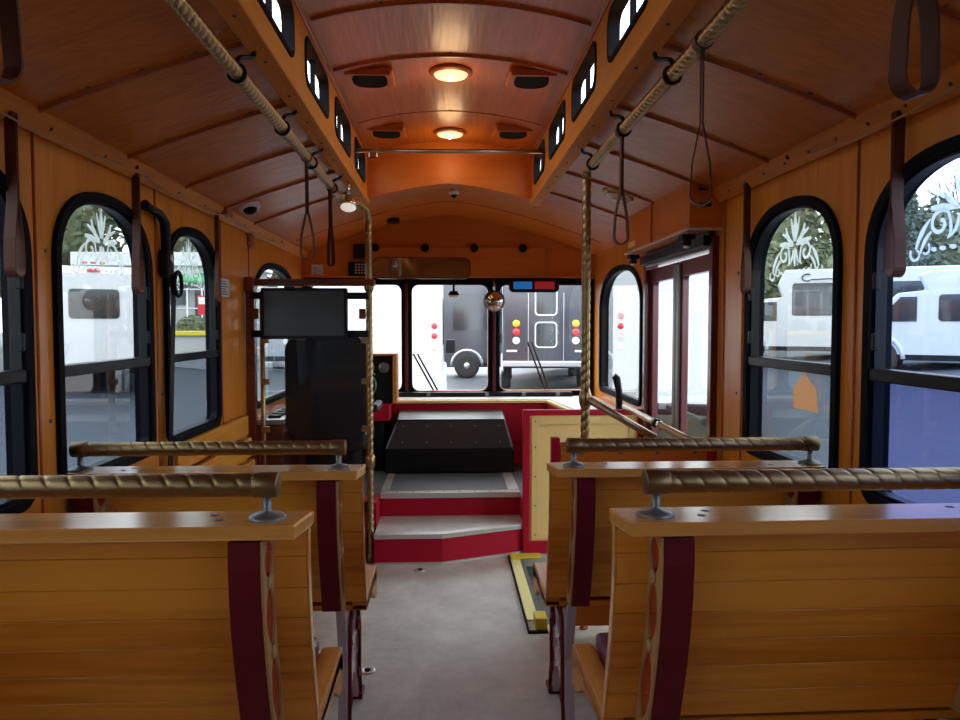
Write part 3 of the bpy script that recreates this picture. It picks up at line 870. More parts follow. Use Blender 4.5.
# ------------------------------------------------------------------ overhead grab rails and poles
def scroll_bracket(root, x, s, y):
    m = MB()
    p = [(x+s*0.045, y, vault(x)-0.004), (x+s*0.035, y-0.005, 2.16), (x+s*0.012, y+0.01, 2.15), (x+s*0.006, y+0.0, 2.135), (x, y, 2.12)]
    m.tube([(x+s*0.05, y-0.03, vault(x+s*0.05)-0.002), (x+s*0.05, y+0.03, vault(x+s*0.05)-0.002)], 0.012, 8)
    pts = []
    for i in range(15):
        t = i/14
        pts.append((x+s*(0.05-0.05*t), y + 0.05*math.sin(2*PI*t)*0.6, vault(x)-0.005 - (vault(x)-2.118)*t))
    m.tube(pts, 0.007, 8)
    m.tube([(x+0.024*math.cos(2*PI*i/16), y, 2.10+0.024*math.sin(2*PI*i/16)) for i in range(16)], 0.005, 8, closed=True)
    m.build('bracket', M['black'], root)
R1 = thing('overhead_grab_rail', (-0.58, 2.0, 0), 'twisted brass grab rail overhead, bending into the pole at the driver partition', 'grab rail')
m = MB(); m.rope((-0.58, -1.2, 2.10), (-0.58, 3.92, 2.10), 0.0205, lead=0.064, starts=2, n=18, step=0.005, depth=0.22); m.build('rail', M['brass'], R1)
m = MB(); m.tube([(-0.58,3.92,2.10),(-0.55,4.08,2.10),(-0.50,4.19,2.10),(-0.465,4.245,2.07),(-0.455,4.25,2.0)], 0.0205, 14); m.build('elbow', M['brass'], R1)
m = MB(); m.rope((-0.455, 4.25, 2.0), (-0.455, 4.25, 0.05), 0.0205, lead=0.085, starts=2, n=18, step=0.006, depth=0.22); m.build('pole', M['brass'], R1)
for z in (1.64, 0.60):
    m = MB(); m.lathe([(0.020,-0.04),(0.029,-0.025),(0.029,0.025),(0.020,0.04)], (-0.455,4.25,z)); m.build('collar', M['brass'], R1)
m = MB(); m.lathe([(0.0245,0.0),(0.0245,0.03),(0.0215,0.05)], (-0.455,4.25,0.0)); m.build('floor_flange', M['brass'], R1)
for y in (1.50, 2.06, 2.61, 3.16, 3.72): scroll_bracket(R1, -0.58, 1, y)
R2 = thing('overhead_grab_rail', (0.63, 2.0, 0), 'twisted brass grab rail overhead, turning down into the pole by the entry door', 'grab rail')
m = MB(); m.rope((0.63, -1.2, 2.10), (0.63, 3.235, 2.10), 0.0205, lead=0.064, starts=2, n=18, step=0.005, depth=0.22); m.build('rail', M['brass'], R2)
m = MB(); m.tube([(0.63,3.22,2.10),(0.63,3.24,2.098),(0.63,3.25,2.085),(0.63,3.25,2.06)], 0.0205, 14); m.build('elbow', M['brass'], R2)
m = MB(); m.rope((0.63, 3.25, 2.06), (0.63, 3.25, 0.0), 0.0205, lead=0.085, starts=2, n=18, step=0.006, depth=0.22); m.build('pole', M['brass'], R2)
m = MB(); m.lathe([(0.018,-0.05),(0.028,-0.02),(0.030,0.01),(0.018,0.05)], (0.63,3.25,1.07)); m.build('collar', M['brass'], R2)
m = MB(); m.tube([(0.635,3.24,1.07),(0.93,3.16,0.90)], 0.017, 14); m.build('slanted_arm', M['bronze_tube'], R2)
for y in (1.47, 2.02, 2.57, 3.12): scroll_bracket(R2, 0.63, -1, y)
DB = thing('door_grab_bar', (1.09, 3.8, 0.88), 'dull bronze bar beside the entry door with black joint', 'grab bar')
m = MB(); m.tube([(1.09,4.36,0.905),(1.09,3.17,0.885)], 0.018, 14); m.build('bar', M['bronze_tube'], DB)
m = MB(); m.tube([(1.09,3.72,0.894),(1.09,3.66,0.893)], 0.024, 14); m.build('joint', M['black'], DB)
m = MB(); m.tube([(1.09,3.64,0.893),(1.09,3.60,0.892)], 0.022, 14); m.build('ring', M['chrome'], DB)
CB = thing('cross_bar', (XC, 4.15, 2.34), 'dull metal bar spanning the raised roof in front of the lamps', 'grab bar')
m = MB(); m.tube([(-0.49,4.0,2.355),(0.53,4.0,2.36)], 0.012, 12); m.build('bar', M['bronze_tube'], CB)
for x in (-0.40,):
    m = MB(); m.box(x-0.022, x+0.022, 3.99, 4.01, 2.318, 2.37); m.build('bar_clamp', M['chrome'], CB, 0.003)

# spotlight at the elbow
sp = thing('spotlight', (-0.51, 3.85, 2.0), 'small chrome spotlight hanging by the elbow of the brass rail', 'lamp')
m = MB(); m.lathe([(0.006,0.07),(0.02,0.068),(0.028,0.05),(0.042,0.02),(0.046,0.0),(0.040,0.002)], (-0.515,3.83,2.02), (0,0.45,1)); m.build('shade', M['chrome'], sp)
m = MB(); m.lathe([(0.040,-0.004),(0.030,-0.012),(0.005,-0.016)], (-0.515,3.83,2.022), (0,0.45,1)); m.build('lens', M['spot'], sp)
m = MB(); m.tube([(-0.515,3.86,2.09),(-0.52,3.87,2.13),(-0.52,3.87,vault(-0.52))], 0.008, 8); m.build('stem', M['chrome'], sp)

# ------------------------------------------------------------------ hanging straps
def strap(x, y, zt, zb, rot, w, open_w, label, group=None, rail=True):
    t = thing('hanging_strap', (x, y, zb), label, 'strap', group)
    R = Matrix.Rotation(rot, 3, 'Z')
    pts = []
    L = zt-zb
    loop_h = min(L*0.55, 0.20)
    hw = open_w/2
    for i in range(9):
        a = PI*i/8
        pts.append((hw*math.cos(PI-a), 0, zb+hw - hw*math.sin(a)))
    right = [(hw, zb+hw), (hw*0.85, zb+loop_h*0.5), (hw*0.35, zb+loop_h*0.85), (0.003, zb+loop_h), (0.003, zt)]
    path = [(-p[0], 0, p[1]) for p in reversed(right)] + pts[1:-1] + [(p[0], 0, p[1]) for p in right]
    path = [Vector((x, y, 0)) + R @ Vector(p) for p in path]
    m = MB(); m.ribbon(path, R @ Vector((0,1,0)), w, 0.0035); m.build('leather_loop', M['leather'], t)
    m = MB()
    if rail:
        ring = [Vector((x, y, 2.10)) + Matrix.Rotation(0, 3, 'Z') @ Vector((0.022*math.cos(2*PI*i/16), 0, 0.022*math.sin(2*PI*i/16))) for i in range(16)]
        m.ribbon(ring, (0,1,0), w, 0.004, closed=True); m.build('rail_loop', M['leather'], t)
    else:
        m.box(x-0.012, x+0.012, y-0.012, y+0.012, zt-0.01, zt+0.01); m.build('top_clip', M['leather'], t)
    return t
strap(-0.58, 0.97, 2.08, 1.715, 1.25, 0.030, 0.055, 'brown leather strap loop nearest the camera on the driver-side rail')
strap(-0.58, 3.05, 2.08, 1.675, 0.5, 0.02, 0.06, 'thin brown strap loop hanging open in front of the monitor')
strap(-0.58, 3.66, 2.08, 1.70, 1.2, 0.02, 0.05, 'thin brown strap hanging beside the chrome spotlight')
strap(0.63, 0.96, 2.08, 1.71, 0.15, 0.030, 0.052, 'wide brown leather strap loop nearest the camera on the door-side rail')
strap(0.63, 1.78, 2.08, 1.70, -0.3, 0.028, 0.05, 'second brown strap loop along the door-side rail')
strap(0.63, 2.60, 2.08, 1.695, 0.1, 0.022, 0.052, 'third brown strap loop, in front of the entry door header')
def wall_strap(X, s, y, zb, w, label):
    strap(X+s*0.028, y, 1.95, zb, PI/2, w, 0.045, label, rail=False)
wall_strap(XL, 1, 1.97, 1.53, 0.03, 'brown leather wall strap beside the window nearest the camera, driver side')
wall_strap(XL, 1, 2.73, 1.52, 0.028, 'brown leather wall strap crossing the window with the white bus tail')
wall_strap(XL, 1, 3.66, 1.52, 0.02, 'brown wall strap at the window with the street view')
wall_strap(XR, -1, 1.86, 1.53, 0.032, 'brown leather wall strap at the blue-tinted window')
wall_strap(XR, -1, 2.81, 1.53, 0.026, 'brown leather wall strap at the window with the orange tag')

# bell cord along the cornices
for X, s, ye, lab in ((XL, 1, 5.2, 'thin brown bell cord strung along the cornice above driver-side windows'), (XR, -1, 3.1, 'thin brown bell cord strung along the cornice above door-side windows')):
    m = MB(); pts = []
    y = 0.4; hooks = []
    while y < ye:
        hooks.append(y); y += 1.15 if s > 0 else 1.02
    for i, h in enumerate(hooks[:-1]):
        for k in range(8):
            t = k/8
            pts.append((X+s*0.032+s*0.012*math.sin(PI*t), h+(hooks[i+1]-h)*t, 1.975-0.04*math.sin(PI*t)**0.8))
    m.tube(pts, 0.0035, 6, mi=0)
    for h in hooks: m.tube([(X+s*0.02, h, 1.98), (X+s*0.05, h, 1.976)], 0.008, 8, mi=1)
    o = m.build('bell_cord', [M['tan_trim'], M['black']]); tag(o, lab, 'cord')

# ------------------------------------------------------------------ lamps, speakers, cameras
def ceiling_lamp(y, label):
    x = 0.02; z = dome_z(x)
    t = thing('ceiling_lamp', (x, y, z-0.03), label, 'lamp', 'round dome lamps on the raised roof')
    m = MB(); m.lathe([(0.098,0.0),(0.098,-0.012),(0.080,-0.022),(0.076,-0.018),(0.07,0.0)], (x, y, z+0.002)); m.build('trim_ring', M['batten'], t)
    m = MB(); m.lathe([(0.080,-0.012),(0.072,-0.024),(0.045,-0.031),(0.01,-0.033)], (x, y, z)); m.build('glass_dome', M['lamp'], t)
    m = MB(); m.sphere((x, y, z-0.034), 0.012, n=12); m.build('bulb', M['bulb'], t)
    ld = bpy.data.lights.new('dome_lamp_light', 'POINT'); ld.energy = 1.2; ld.color = (1.0, 0.62, 0.30); ld.shadow_soft_size = 0.07
    lo = bpy.data.objects.new('dome_lamp_light', ld); lo.location = (0, 0, -0.11); lo.parent = t; C.collection.objects.link(lo)
    return t
ceiling_lamp(3.34, 'lit round dome lamp on raised roof, larger and nearer of the two')
ceiling_lamp(4.36, 'lit round dome lamp on raised roof, just before the cross bar')

def speaker(x, y, label):
    z = dome_z(x)
    t = thing('ceiling_speaker', (x, y, z-0.03), label, 'speaker', 'oval speakers beside the dome lamps')
    m = MB(); m.box(x-0.11, x+0.11, y-0.10, y+0.11, z-0.012, z+0.012); m.build('mounting_board', M['front_wood'], t, 0.006)
    m = MB(); m.box(x-0.10, x+0.10, y-0.115, y-0.098, z-0.030, z-0.002); m.build('front_lip', M['batten'], t, 0.003)
    m = MB(); loop = [(x+0.078*math.copysign(abs(math.cos(2*PI*i/32))**0.75, math.cos(2*PI*i/32)), y+0.005+0.085*math.copysign(abs(math.sin(2*PI*i/32))**0.75, math.sin(2*PI*i/32))) for i in range(32)]
    m.prism(loop, 'xy', z-0.022, z-0.010); m.build('grille', M['rubber'], t, 0.004)
speaker(-0.345, 3.32, 'oval black ceiling speaker nearer, on the driver side of the dome lamp')
speaker(0.385, 3.30, 'oval black ceiling speaker nearer, on the door side of the dome lamp')
speaker(-0.345, 4.22, 'oval black ceiling speaker by the cross bar, driver side')
speaker(0.385, 4.20, 'oval black ceiling speaker by the cross bar, door side')
t = thing('front_speaker', (-0.365, 5.75, vault(-0.365)-0.03), 'small flat black speaker high in the front vault', 'speaker')
m = MB(); m.prism([(-0.41+0.05*math.cos(2*PI*i/24), 5.6+0.06*math.sin(2*PI*i/24)) for i in range(24)], 'xy', vault(-0.41)-0.035, vault(-0.41)-0.001); m.build('grille', M['black'], t, 0.006)

t = thing('dome_lamp', (0.90, 3.78, 2.09), 'unlit cream dome lamp on the side ceiling above the entry door', 'lamp')
zz = vault(0.9); axn = Vector((-0.33, 0, -1)).normalized()
m = MB(); m.lathe([(0.085,0.0),(0.085,0.010),(0.07,0.02)], (0.90,3.78,zz+0.002), axn); m.build('trim_ring', M['brass'], t)
m = MB(); m.lathe([(0.068,0.012),(0.06,0.03),(0.03,0.042),(0.005,0.044)], (0.90,3.78,zz), axn); m.build('lens', M['cream_lens'], t)

def dome_camera(c, ax, label, r=0.035):
    t = thing('dome_camera', c, label, 'camera')
    m = MB(); m.lathe([(r,0),(r,0.02),(r*0.8,0.032)], c, ax); m.build('housing', M['white'], t)
    m = MB(); m.lathe([(r*0.7,0.028),(r*0.55,0.045),(r*0.1,0.055)], c, ax); m.build('lens_dome', M['black'], t)
dome_camera((0.048, 4.82, vault(0.05)+0.002), (0,0,-1), 'white dome camera with black lens centred on the front vault')
dome_camera((-1.03, 3.84, vault(-1.03)+0.002), (0.3,-0.3,-1), 'white dome camera on the side ceiling above driver-side cornice', 0.055)
m = MB(); m.box(XL+0.02, XL+0.07, 3.70, 3.78, 1.96, 2.01); o = m.build('junction_box', M['batten'], bevel=0.008); tag(o, 'small dark brown box on cornice beside the dome camera', 'box')
m = MB(); m.box(XL+0.001, XL+0.03, 4.30, 4.36, 1.86, 1.96); o = m.build('coat_hook', M['batten'], bevel=0.008); tag(o, 'small red brown wooden block on wall near driver partition', 'hook')

def door_sensor(y, label):
    t = thing('door_lamp', (1.03, y, 1.76), label, 'lamp', 'small lamps under the door header')
    m = MB(); m.box(1.06, 1.12, y-0.03, y+0.03, 1.79, 1.815); m.build('housing', M['black'], t, 0.004)
    m = MB(); m.lathe([(0.014,0.03),(0.021,0.0),(0.019,-0.012)], (1.09, y, 1.775)); m.build('lamp_head', M['black'], t)
    m = MB(); m.lathe([(0.017,0.0),(0.014,-0.008)], (1.09, y, 1.763)); m.build('lens', M['white_lens'], t)
door_sensor(4.19, 'small black lamp under the far end of door header')
door_sensor(3.25, 'small black lamp under the near end of door header')
m = MB(); m.box(1.05, 1.06, 4.02, 4.16, 1.85, 1.88); o = m.build('header_label', M['pale_ply']); tag(o, 'small pale label strip on the door header face', 'label')

# ------------------------------------------------------------------ things on the front wall
for x in (-0.576, -0.175, 0.22, 0.617):
    m = MB(); m.lathe([(0.034,0.0),(0.034,0.018),(0.026,0.028),(0.01,0.030)], (x, YF-0.031, 2.03), (0,-1,0), 20)
    m.build('knob', M['black'], header)
t = thing('keypad', (-0.69, YF-0.04, 1.78), 'black keypad radio with rows of pale keys above windshield', 'keypad')
m = MB(); m.box(-0.79, -0.59, YF-0.06, YF-0.001, 1.80, 1.915); m.build('body', M['black'], t, 0.005)
for r in range(4):
    for c in range(6):
        m = MB(); x = -0.735+0.024*c; z = 1.820+0.022*r
        m.box(x, x+0.014, YF-0.064, YF-0.060, z, z+0.012); m.build('key', M['cream_lens'], t)
m = MB(); m.box(-0.75, -0.62, YF-0.05, YF-0.001, 1.945, 2.06); o = m.build('control_box', M['black'], bevel=0.006); tag(o, 'plain black square box on the front wall above the keypad', 'box')
t = thing('notice_card', (-1.055, YF-0.01, 1.77), 'white notice card on the front wall beside the side window', 'notice')
m = MB(); m.box(-1.09, -1.0, YF-0.006, YF-0.001, 1.79, 1.895); m.build('card', M['paper'], t)
for i in range(6):
    m = MB(); m.box(-1.08, -1.01-0.02*(i % 3), YF-0.0075, YF-0.006, 1.80+0.014*i, 1.804+0.014*i); m.build('printed_line', M['ink'], t)
t = thing('wall_notice', (XL+0.004, 3.84, 1.55), 'white printed notice on wall between street window and partition', 'notice')
m = MB(); m.box(XL+0.001, XL+0.005, 3.765, 3.93, 1.553, 1.648); m.build('sheet', M['paper'], t)
for i in range(6):
    m = MB(); m.box(XL+0.005, XL+0.0062, 3.785, 3.91-0.02*(i % 3), 1.565+0.013*i, 1.570+0.013*i); m.build('printed_line', M['ink'], t)
t = thing('interior_mirror', (-0.19, 5.6, 1.76), 'long rounded interior mirror hung above the windshield', 'mirror')
m = MB(); m.prism(rrect(-0.575, 0.187, 1.765, 1.932, 0.055, 6), 'xz', 5.60, 5.64); m.build('backing', M['dark_wood'], t, 0.004)
m = MB(); m.prism(rrect(-0.565, 0.177, 1.775, 1.922, 0.05, 6), 'xz', 5.595, 5.60); m.build('mirror_face', M['mirror'], t)
for x in (-0.4, 0.05):
    m = MB(); m.tube([(x, 5.63, 1.9), (x, 5.75, 1.93), (x, 5.87, 1.93)], 0.008, 8); m.build('arm', M['black'], t)
t = thing('convex_mirror', (0.39, 5.75, 1.53), 'round convex mirror on stalk over the windshield mullion by the entrance', 'mirror')
m = MB(); m.lathe([(0.01,0.0),(0.075,0.02),(0.085,0.03)], (0.38,5.80,1.600), (0,-1,0)); m.build('rim', M['steel'], t)
m = MB(); m.lathe([(0.080,0.03),(0.06,0.042),(0.03,0.048),(0.004,0.05)], (0.38,5.80,1.600), (0,-1,0)); m.build('mirror_face', M['mirror'], t)
m = MB(); m.tube([(0.38,5.80,1.66),(0.38,5.82,1.74),(0.38,5.87,1.78)], 0.008, 8); m.build('stalk', M['chrome'], t)
t = thing('hanging_light', (0.05, 5.75, 1.62), 'small black and white disc on short stem, hanging below the mirror', 'lamp')
m = MB(); m.tube([(0.055,5.82,1.67),(0.055,5.82,1.76),(0.055,5.87,1.77)], 0.009, 8); m.build('stem', M['black'], t)
m = MB(); m.lathe([(0.03,0.02),(0.045,0.0),(0.045,-0.012)], (0.055,5.82,1.66)); m.build('housing', M['black'], t)
m = MB(); m.lathe([(0.044,-0.012),(0.04,-0.028),(0.01,-0.034)], (0.055,5.82,1.66)); m.build('lens', M['white_lens'], t)
t = thing('signal_light', (0.68, 5.8, 1.68), 'black signal light bar with one blue and one red half above windshield', 'light')
m = MB(); m.prism(rrect(0.50, 0.905, 1.672, 1.775, 0.035, 5), 'xz', 5.79, 5.86); m.build('housing', M['black'], t, 0.004)
m = MB(); m.box(0.535, 0.685, 5.782, 5.79, 1.697, 1.757); m.build('blue_lens', M['blue'], t, 0.003)
m = MB(); m.box(0.705, 0.865, 5.782, 5.79, 1.697, 1.757); m.build('red_lens', M['red_lens'], t, 0.003)
for nm, p0, p1, lab in (('w', (-0.28,5.98,1.17), (-0.10,5.985,0.84), 'slim black twin wiper arm in the middle windshield pane'), ('w', (0.67,5.98,1.27), (0.83,5.985,0.84), 'slim black twin wiper arm in the windshield pane near the door')):
    t = thing('windshield_wiper', p1, lab, 'wiper', 'windshield wipers')
    for d in (0.0, 0.035):
        m = MB(); m.tube([(p0[0]+d, p0[1], p0[2]), (p1[0]+d, p1[1], p1[2])], 0.008, 8); m.build('arm', M['black'], t)
    m = MB(); m.box(p1[0]-0.02, p1[0]+0.055, p1[1]-0.015, p1[1]+0.03, p1[2]-0.04, p1[2]); m.build('pivot', M['black'], t, 0.004)

t = thing('fire_extinguisher', (1.14, 5.05, 0.83), 'tall slim black handle standing on the dash by the side window', 'handle')
t.name = 'lever_handle'; ORG['lever_handle'] = Vector((1.14, 5.05, 0.83))
m = MB(); m.tube([(1.12,4.62,0.829),(1.115,4.62,0.98),(1.10,4.62,1.06),(1.08,4.62,1.08)], [0.022,0.022,0.026,0.02], 10); m.build('grip', M['black'], t)
m = MB(); m.lathe([(0.035,0.0),(0.035,0.01)], (1.12,4.62,0.829)); m.build('base', M['black'], t)

# ------------------------------------------------------------------ panels beside the stairwell
t = thing('entry_panel', (0.82, 4.38, 0), 'pale birch entry panel in crimson frame at the far side of stairwell', 'panel')
m = MB(); m.prism([(0.462,0.0),(1.205,0.0),(1.205,0.888),(0.462,0.888)], 'xz', 4.345, 4.385, [[(0.505,0.08),(1.17,0.08),(1.17,0.855),(0.505,0.855)]]); m.build('frame', M['red'], t, 0.005)
m = MB(); m.box(0.495, 1.18, 4.355, 4.38, 0.07, 0.865); m.build('board', M['pale_ply'], t)
m = MB()
for x0, x1, z0, z1 in ((0.515,0.56,0.09,0.845), (1.115,1.16,0.09,0.845), (0.5605,1.1145,0.80,0.845), (0.5605,1.1145,0.09,0.13)): m.box(x0, x1, 4.345, 4.3545, z0, z1)
m.build('border_moulding', M['pale_ply'], t, 0.002)
m = MB()
for z in (0.12, 0.30, 0.48, 0.66, 0.82): m.lathe([(0.006,0),(0.005,0.003)], (0.537, 4.344, z), (0,-1,0), 8)
m.build('screw', M['steel'], t)
t = thing('stairwell_panel', (0.82, 3.2, 0), 'wooden panel in maroon frame between stairwell and second bench', 'panel')
for x0 in (0.462, 1.165):
    m = MB(); m.box(x0, x0+0.038, 3.15, 3.19, 0.0, 0.905); m.build('upright', M['red'], t, 0.004)
m = MB(); m.box(0.50, 1.165, 3.155, 3.185, 0.05, 0.868); m.build('board', M['front_wood'], t, 0.004)
m = MB(); m.box(0.50, 1.165, 3.15, 3.19, 0.868, 0.885); m.build('top_rail', M['oak_y'], t, 0.003)
m = MB()
for i in range(4): m.lathe([(0.008,0),(0.006,0.004)], (0.60+0.17*i, 3.154, 0.835), (0,-1,0), 8)
m.build('screw', M['ink'], t)

t = thing('step_edging', (0.42, 3.8, 0), 'pale yellow stairwell edging strip with black border on grey floor', 'step edging')
m = MB(); m.box(0.376, 0.432, 3.34, 4.27, 0.0, 0.010); m.build('long_strip', M['yellow'], t, 0.003)
m = MB(); m.box(0.366, 0.375, 3.20, 4.30, 0.0, 0.012); m.box(0.375, 0.46, 3.20, 3.225, 0.0, 0.008); m.build('border', M['rubber'], t, 0.002)
m = MB(); m.box(0.378, 0.56, 4.215, 4.30, 0.0105, 0.022); m.build('end_strip', M['yellow2'], t, 0.003)
m = MB(); m.box(0.405, 0.46, 3.235, 3.33, 0.0, 0.055); m.build('end_block', M['yellow2'], t, 0.003)
m = MB(); m.box(0.433, 0.455, 3.335, 4.21, -0.10, 0.008); m.build('grip_strip', M['grey_mat'], t, 0.002)

# floor anchors
for x, y, lab in ((-0.325, 2.88, 'round steel floor anchor ring beside the bench leg'), (-0.158, 4.08, 'round steel floor anchor ring near the lower red step')):
    t = thing('floor_anchor', (x, y, 0), lab, 'floor anchor', 'steel wheelchair anchors in the floor')
    m = MB(); m.lathe([(0.034,0.0),(0.033,0.004),(0.024,0.007),(0.014,0.002)], (x, y, 0.0005), n=24); m.build('plate', M['alu'], t)
    m = MB(); m.lathe([(0.013,0.0),(0.012,0.008),(0.005,0.010)], (x, y, 0.001), n=16); m.build('stud', M['black'], t)

# shoulder belt between the two driver-side windows
t = thing('shoulder_belt', (XL, 3.0, 0.8), 'black shoulder belt with curved arm between the two arched windows', 'belt')
x = XL+0.02
m = MB(); m.tube([(x,2.82,1.862),(x+0.01,2.86,1.850),(x+0.012,2.93,1.845),(x+0.012,2.985,1.82),(x+0.01,3.0,1.77),(x+0.008,3.0,1.70)], [0.020,0.016,0.018,0.020,0.020,0.018], 10); m.build('guide_arm', M['black'], t)
m = MB(); m.box(x-0.015, x+0.03, 2.975, 3.04, 1.60, 1.71); m.build('retractor', M['black'], t, 0.012)
m = MB(); m.lathe([(0.016,0),(0.016,0.006)], (x+0.03, 3.0, 1.675), (1,0,0), 16); m.build('button', M['white'], t)
m = MB(); m.ribbon([(x+0.02,3.02,1.62),(x+0.025,3.03,1.5),(x+0.02,3.02,1.3),(x+0.012,3.01,1.0),(x+0.008,2.99,0.62)], (0,1,0.0), 0.045, 0.003); m.build('webbing', M['black'], t)
m = MB(); m.tube([(x+0.03, 3.07+0.04*math.cos(2*PI*i/16), 1.575+0.05*math.sin(2*PI*i/16)) for i in range(16)], 0.009, 8, closed=True); m.build('buckle_loop', M['black'], t)

# orange tag on the door-side window
m = MB(); m.prism([(2.33,1.11),(2.50,1.11),(2.505,1.18),(2.43,1.238),(2.345,1.19)], 'yz', XR+0.022, XR+0.024); o = m.build('window_tag', M['tag']); tag(o, 'translucent orange tag stuck on the lower pane of window', 'tag')

# ------------------------------------------------------------------ lengthwise bench on the driver side
t = thing('side_bench', (-0.98, 3.55, 0), 'amber slatted side bench along the wall below the street window', 'bench')
for i, (z0, z1) in enumerate(((0.785,0.895), (0.662,0.770), (0.538,0.647))):
    m = MB(); 
    q = 0.035*i
    m.box(XL+0.012+q*0.5, XL+0.045+q*0.5, 3.05, 4.12, z0, z1); m.build('back_slat', M['bench_y'], t, 0.006)
m = MB(); m.box(XL+0.005, -0.74, 3.05, 4.12, 0.42, 0.45); m.build('seat_board', M['bench_y'], t, 0.006)
m = MB(); m.box(XL+0.06, -0.76, 3.07, 4.09, 0.451, 0.50); m.build('cushion', M['purple'], t, 0.015)
for x, y in ((-1.1,3.09), (-0.80,3.09), (-1.1,4.05), (-0.80,4.05)):
    m = MB(); m.box(x-0.02, x+0.02, y-0.02, y+0.02, 0.0, 0.42); m.build('leg', M['maroon'], t, 0.004)
for y in (3.10, 4.0):
    m = MB(); m.box(XL+0.001, XL+0.012, y-0.02, y+0.02, 0.45, 0.86); m.build('back_support', M['maroon'], t, 0.003)

# ------------------------------------------------------------------ bench seats
def bench(s, width, label, loc):
    """Local frame: x grows from the aisle end towards the wall (times s), y forwards, z up from the base. Backrest top at y=0."""
    root = thing('bench_seat', (0, 0, 0), label, 'bench', 'plank-backed bench seats facing the front')
    X = lambda a: s*a
    # backrest of planks following a curved profile
    prof = [(0.93, 0.085), (0.865, 0.083), (0.80, 0.088), (0.735, 0.098), (0.67, 0.112), (0.605, 0.130), (0.54, 0.150), (0.475, 0.170)]
    m = MB()
    for (z1, y1), (z0, y0) in zip(prof[:-1], prof[1:]):
        g = 0.0005
        vs = []
        for (z, y) in ((z0+g, y0), (z1-g, y1)):
            vs += [(X(0.0), y, z), (X(width), y, z), (X(width), y+0.018, z), (X(0.0), y+0.018, z)]
        m.add(vs, [(3,2,1,0),(4,5,6,7),(0,1,5,4),(1,2,6,5),(2,3,7,6),(3,0,4,7)])
    m.build('backrest_planks', M['oak'], root, 0.0012, 1)
    # pale edge of the panel at the aisle end
    m = MB()
    for (z1, y1), (z0, y0) in zip(prof[:-1], prof[1:]):
        vs = []
        for (z, y) in ((z0, y0), (z1, y1)):
            vs += [(X(-0.004), y-0.001, z), (X(0.0), y-0.001, z), (X(0.0), y+0.021, z), (X(-0.004), y+0.021, z)]
        m.add(vs, [(3,2,1,0),(4,5,6,7),(0,1,5,4),(1,2,6,5),(2,3,7,6),(3,0,4,7)])
    m.build('panel_edge', M['cap'], root)
    # front facing of the backrest: purple pad
    m = MB()
    for (z1, y1), (z0, y0) in ((prof[1], prof[3]), (prof[3], prof[5]), (prof[5], prof[7])):
        vs = []
        for (z, y) in ((z0, y0), (z1, y1)):
            vs += [(X(0.05), y+0.0185, z), (X(width-0.03), y+0.0185, z), (X(width-0.03), y+0.05, z), (X(0.05), y+0.05, z)]
        m.add(vs, [(3,2,1,0),(4,5,6,7),(0,1,5,4),(1,2,6,5),(2,3,7,6),(3,0,4,7)])
    m.build('back_pad', M['purple'], root, 0.006)
    # cap board
    m = MB(); m.prism([(X(0.004), -0.012), (X(-0.012), 0.085), (X(-0.012), 0.105), (X(width), 0.105), (X(width), -0.012)], 'xy', 0.926, 0.953)
    m.build('cap_board', M['cap'], root, 0.004)
    m = MB()
    for a, y in ((0.155,0.035), (0.175,0.07), (width-0.16,0.035), (width-0.18,0.07)):
        m.lathe([(0.009,0.0),(0.008,0.0015)], (X(a), y, 0.952), n=10)
    m.build('screw_hole', M['ink'], root)
    # posts: a flat maroon bar with an ornamented casting on the side
    zs = [0.920, 0.865, 0.80, 0.735, 0.67, 0.605, 0.54, 0.476]
    yb = lambda z: (prof[0][1] if z >= 0.93 else next(y1+(y0-y1)*(z1-z)/(z1-z0) for (z1,y1),(z0,y0) in zip(prof[:-1],prof[1:]) if z0 <= z <= z1))
    for a in (0.070, width-0.085):
        m = MB(); vs = []
        for z in zs:
            y = yb(z)
            vs += [(X(a), y-0.086, z), (X(a+0.060), y-0.086, z), (X(a+0.060), y-0.001, z), (X(a), y-0.001, z)]
        fs = [(0,1,2,3), tuple(len(vs)-4+j for j in (3,2,1,0))]
        for i in range(len(zs)-1):
            for j in range(4): fs.append((i*4+j, i*4+(j+1)%4, i*4+4+(j+1)%4, i*4+4+j))
        m.add(vs, fs)
        post = m.build('post', M['maroon'], root, 0.002)
        # tan side plate pierced by long red leaves
        sv = [(yb(z)-0.084, z) for z in zs]; sw2 = [(yb(z)-0.003, z) for z in zs]
        def leaf(z0, z1, w):
            L = []; n = 10
            for i in range(n+1):
                t = i/n; z = z0+(z1-z0)*t; L.append((yb(z)-0.043-w*math.sin(PI*t)**0.7, z))
            for i in range(1, n):
                t = 1-i/n; z = z0+(z1-z0)*t; L.append((yb(z)-0.043+w*math.sin(PI*t)**0.7, z))
            return L
        holes = [leaf(0.835, 0.915, 0.030), leaf(0.69, 0.825, 0.031), leaf(0.50, 0.675, 0.033)]
        m = MB(); m.prism(sv + sw2[::-1], 'yz', X(a-0.006), X(a-0.0005), holes)
        m.build('side_plate', M['tan_trim'], post)
        m = MB(); m.prism([(p[0]+(0.004 if k < len(sv) else -0.004), p[1]) for k, p in enumerate(sv + sw2[::-1])], 'yz', X(a-0.002), X(a-0.0002))
        m.build('side_face', M['red_side'], post)
        for zc in (0.83, 0.682):
            m = MB(); m.lathe([(0.016,0.0),(0.014,0.004),(0.005,0.007)], (X(a-0.006), yb(zc)-0.043, zc), (-s,0,0), 14); m.build('rosette', M['tan_trim'], post)
